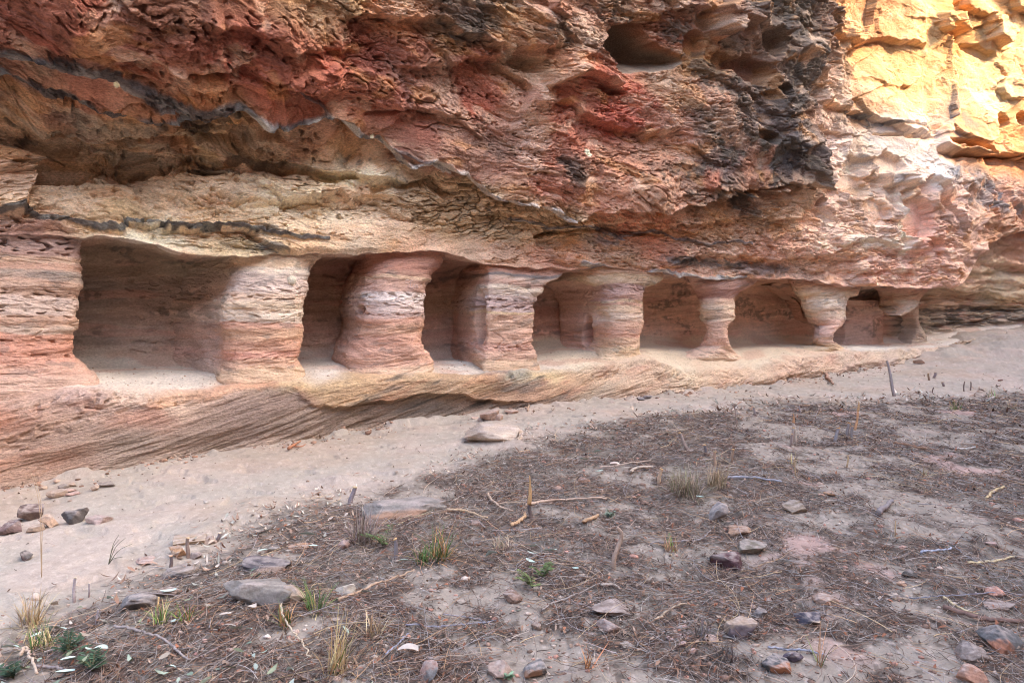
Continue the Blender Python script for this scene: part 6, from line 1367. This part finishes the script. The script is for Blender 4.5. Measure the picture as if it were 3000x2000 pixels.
def d_corner(x, y):
    s, o = to_wall(x, y); return sst(.3, .9, litter_in(x, y)) * sst(1.2, -.6, s) * .8
twig_mass("dry_twigs", 110000, .03, .22, .0016, .0046, [(146, 122, 108), (122, 100, 88), (176, 152, 134), (168, 158, 150), (104, 86, 78), (166, 126, 100), (186, 172, 160)], d_main, .012, .35, "thick mat of dry brown twigs and stems over the soil")
twig_mass("dry_straw", 9000, .08, .42, .002, .0055, [(206, 178, 140), (186, 166, 146), (170, 160, 156), (196, 160, 124), (160, 146, 140)], d_loose, .015, .4, "scattered pale straw and grey stems on the litter", nseg=5)
twig_mass("fine_debris", 80000, .02, .07, .003, .006, [(104, 86, 76), (124, 102, 88), (84, 68, 62), (150, 126, 108)], d_main, .006, .3, "dark crumbled plant debris on the soil", nseg=1)
leaf_mass("brown_leaf_litter", 60000, .016, .042, [(134, 106, 88), (112, 88, 74), (150, 118, 96), (172, 146, 126), (100, 80, 70), (150, 100, 76)], d_main, .010, "small crumpled brown leaves over the soil")
leaf_mass("pale_leaf_litter", 60000, .03, .075, [(196, 172, 150), (206, 190, 174), (180, 156, 140), (190, 186, 170), (166, 136, 116), (150, 118, 98)], d_rim, .010, "pale dry leaves swept along the edge of the path", asp=.32)
leaf_mass("green_leaf_litter", 2600, .04, .08, [(160, 172, 152), (136, 150, 128), (180, 188, 172), (136, 140, 112), (166, 150, 132)], d_corner, .03, "grey-green leaves lying in the lower left litter", rmax=6)
leaf_mass("path_specks", 5000, .012, .03, [(120, 92, 78), (96, 76, 66), (170, 140, 120)], d_path, .001, "sparse dark flecks of debris on the bare path", asp=.5)

def d_foot(x, y):
    s, o = to_wall(x, y); q = o - base_off(s); return np.exp(-(np.clip(q, 0, 5) / .16)) * (q > -.1) * sst(-.2, .3, fbm(x * 1.7, y * 1.7, 3, 263)) * (s < 16)
def pebble_mass(name, n, r0, r1, cols, dens, label, rmin=2.0, rmax=16, power=1.0):
    x, y, r = scatter(n, rmax, rmin, power); m = keep(x, y, dens(x, y)); x, y = x[m], y[m]; n = len(x)
    B, Fb = ico(1); R_ = rnd.uniform(r0, r1, n) * np.exp(rnd.normal(0, .45, n))
    V = B[None] * (1 + .22 * rnd.normal(size=(n, len(B), 1))) * R_[:, None, None] * np.stack([np.ones(n), rnd.uniform(.6, 1, n), rnd.uniform(.4, .8, n)], 1)[:, None]
    V += np.stack([x, y, gz(x, y) + R_ * .15], 1)[:, None]
    cols = srgb(np.array(cols)) * .8; cc = cols[rnd.randint(len(cols), size=n)] * np.exp(rnd.normal(0, .18, (n, 1)))
    return tag(mesh_obj(name, V.reshape(-1, 3), (np.arange(n)[:, None, None] * len(B) + Fb[None]).reshape(-1, 3), M_STONE, np.repeat(cc, len(B), 0), smooth=False), label, kind="stuff")
pebble_mass("rock_crumbs", 60000, .006, .018, [(196, 158, 132), (180, 140, 116), (150, 118, 100), (206, 176, 152)], d_foot, "crumbs of sandstone fallen along the foot of the plinth", 4.5, 16)
pebble_mass("soil_grit", 16000, .003, .009, [(186, 160, 142), (160, 130, 112), (206, 186, 170), (140, 112, 98), (200, 150, 130)], lambda x, y: sst(.0, .5, litter_in(x, y)) * .8, "small grit and pebbles scattered over the soil", 1.9, 9, 1.3)
pebble_mass("path_grit", 5000, .003, .009, [(186, 160, 142), (150, 124, 108), (206, 186, 170)], lambda x, y: d_path(x, y) * .5, "few small grains and pebbles on the bare path", 3, 13, 1.2)
leaf_mass("foot_debris", 40000, .015, .05, [(150, 120, 100), (112, 88, 74), (190, 166, 146)], d_foot, .01, "dry leaf crumbs caught along the foot of the plinth", asp=.35, power=.9)

q = LEDGE_PTS[rnd.randint(len(LEDGE_PTS), size=1300)]; q = q[(q[:, 2] > .5)]; B, Fb = ico(1); n = len(q); r_ = rnd.uniform(.003, .010, n) * np.exp(rnd.normal(0, .4, n))
V = B[None] * (1 + .22 * rnd.normal(size=(n, len(B), 1))) * r_[:, None, None] * np.array([1, .8, .55]) + (q + np.array([0, 0, .003]))[:, None]
cc = srgb(np.array([(214, 184, 164), (200, 166, 144), (184, 156, 138), (222, 200, 182)])) * .9; cc = cc[rnd.randint(4, size=n)]
tag(mesh_obj("ledge_crumbs", V.reshape(-1, 3), (np.arange(n)[:, None, None] * len(B) + Fb[None]).reshape(-1, 3), M_STONE, np.repeat(cc, len(B), 0), smooth=False), "small rock crumbs fallen on the niche floors", kind="stuff")

# ---------------------------------------------------------------- scratched writing on two pillars, and a clay nest
def on_pillar(k, px, py):
    P = PIL[k]['P']; n = PIL[k]['n']; X, Y = proj(P); vis = np.sum(n * (CAM - P), -1) > 0
    out = []
    for a, b in zip(px, py):
        q = np.where(vis, (X - a) ** 2 + (Y - b) ** 2, 1e9); i = np.unravel_index(np.argmin(q), q.shape); s = np.argsort(q.ravel())[:12]
        w = 1 / (q.ravel()[s] + .3); w /= w.sum(); out.append((P.reshape(-1, 3)[s] * w[:, None]).sum(0) + n[i] * .012)
    return np.array(out)
def scratches(k, strokes, r=.0028):
    Vs, Fs, Ts, b = [], [], [], 0
    for st in strokes:
        p = np.array(st, float); q = spline(on_pillar(k, p[:, 0], p[:, 1]), 3 * len(p) + 2); v, f, t = tube(q, r, 5, True, .1, 1); Vs.append(v - CL); Fs.append(f + b); Ts.append(t + b); b += len(v)
    V = np.concatenate(Vs)
    return mesh_obj("scratched_writing", V, [np.concatenate(Fs), np.concatenate(Ts)], M_CARVED, np.broadcast_to(srgb((226, 206, 196)) * .85, V.shape), PIL[k]['ob'])
z2 = lambda pts: [(1100 + a / 11.76, 780 + b / 11.76) for a, b in pts]
scratches(2, [z2(s) for s in ([(1150, 480), (1040, 490), (1045, 580), (1130, 605), (1125, 700), (1060, 690)], [(1280, 490), (1195, 500), (1198, 620), (1200, 740), (1280, 740)], [(1292, 640), (1302, 735)], [(1352, 630), (1357, 735)], [(1357, 660), (1420, 640), (1436, 750)], [(1562, 620), (1532, 760)])])
DIG = {'2': [(0, .2), (.5, 0), (1, .25), (0, 1), (1, 1)], '5': [(1, 0), (.1, 0), (0, .45), (.8, .5), (.9, .9), (0, 1)], '/': [(1, -.2), (0, 1.2)], '0': [(.5, 0), (0, .5), (.5, 1), (1, .5), (.5, 0)], '8': [(.5, 0), (0, .25), (1, .75), (.5, 1), (0, .75), (1, .25), (.5, 0)], '1': [(.4, .1), (.6, 0), (.6, 1)], '9': [(1, .3), (.5, 0), (0, .3), (.5, .5), (1, .3), (.8, 1)], '7': [(0, 0), (1, 0), (.4, 1)]}
scratches(1, [[(693 + i * 6.0 + u * 4.2, 812 - i * 1.5 + v * 8.5 - 4) for u, v in DIG[c]] for i, c in enumerate("25/08/1978")], .0022)
p = on_pillar(1, [853], [821])[0]; V, Fb = ico(4); k = .052
V = V * np.array([k, k * .7, k]) * (1 + .12 * fbm(V[:, 0] * 3, V[:, 2] * 3 + V[:, 1], 3, 271))[:, None]
tag(mesh_obj("clay_nest", V, Fb, M_STONE, np.broadcast_to(srgb((224, 214, 190)) * .85, V.shape) * np.exp(.2 * noise(V[:, 0] * 120, V[:, 2] * 120, 3))[:, None], loc=p), "small round whitish clay nest stuck to the first broad pillar", "nest")
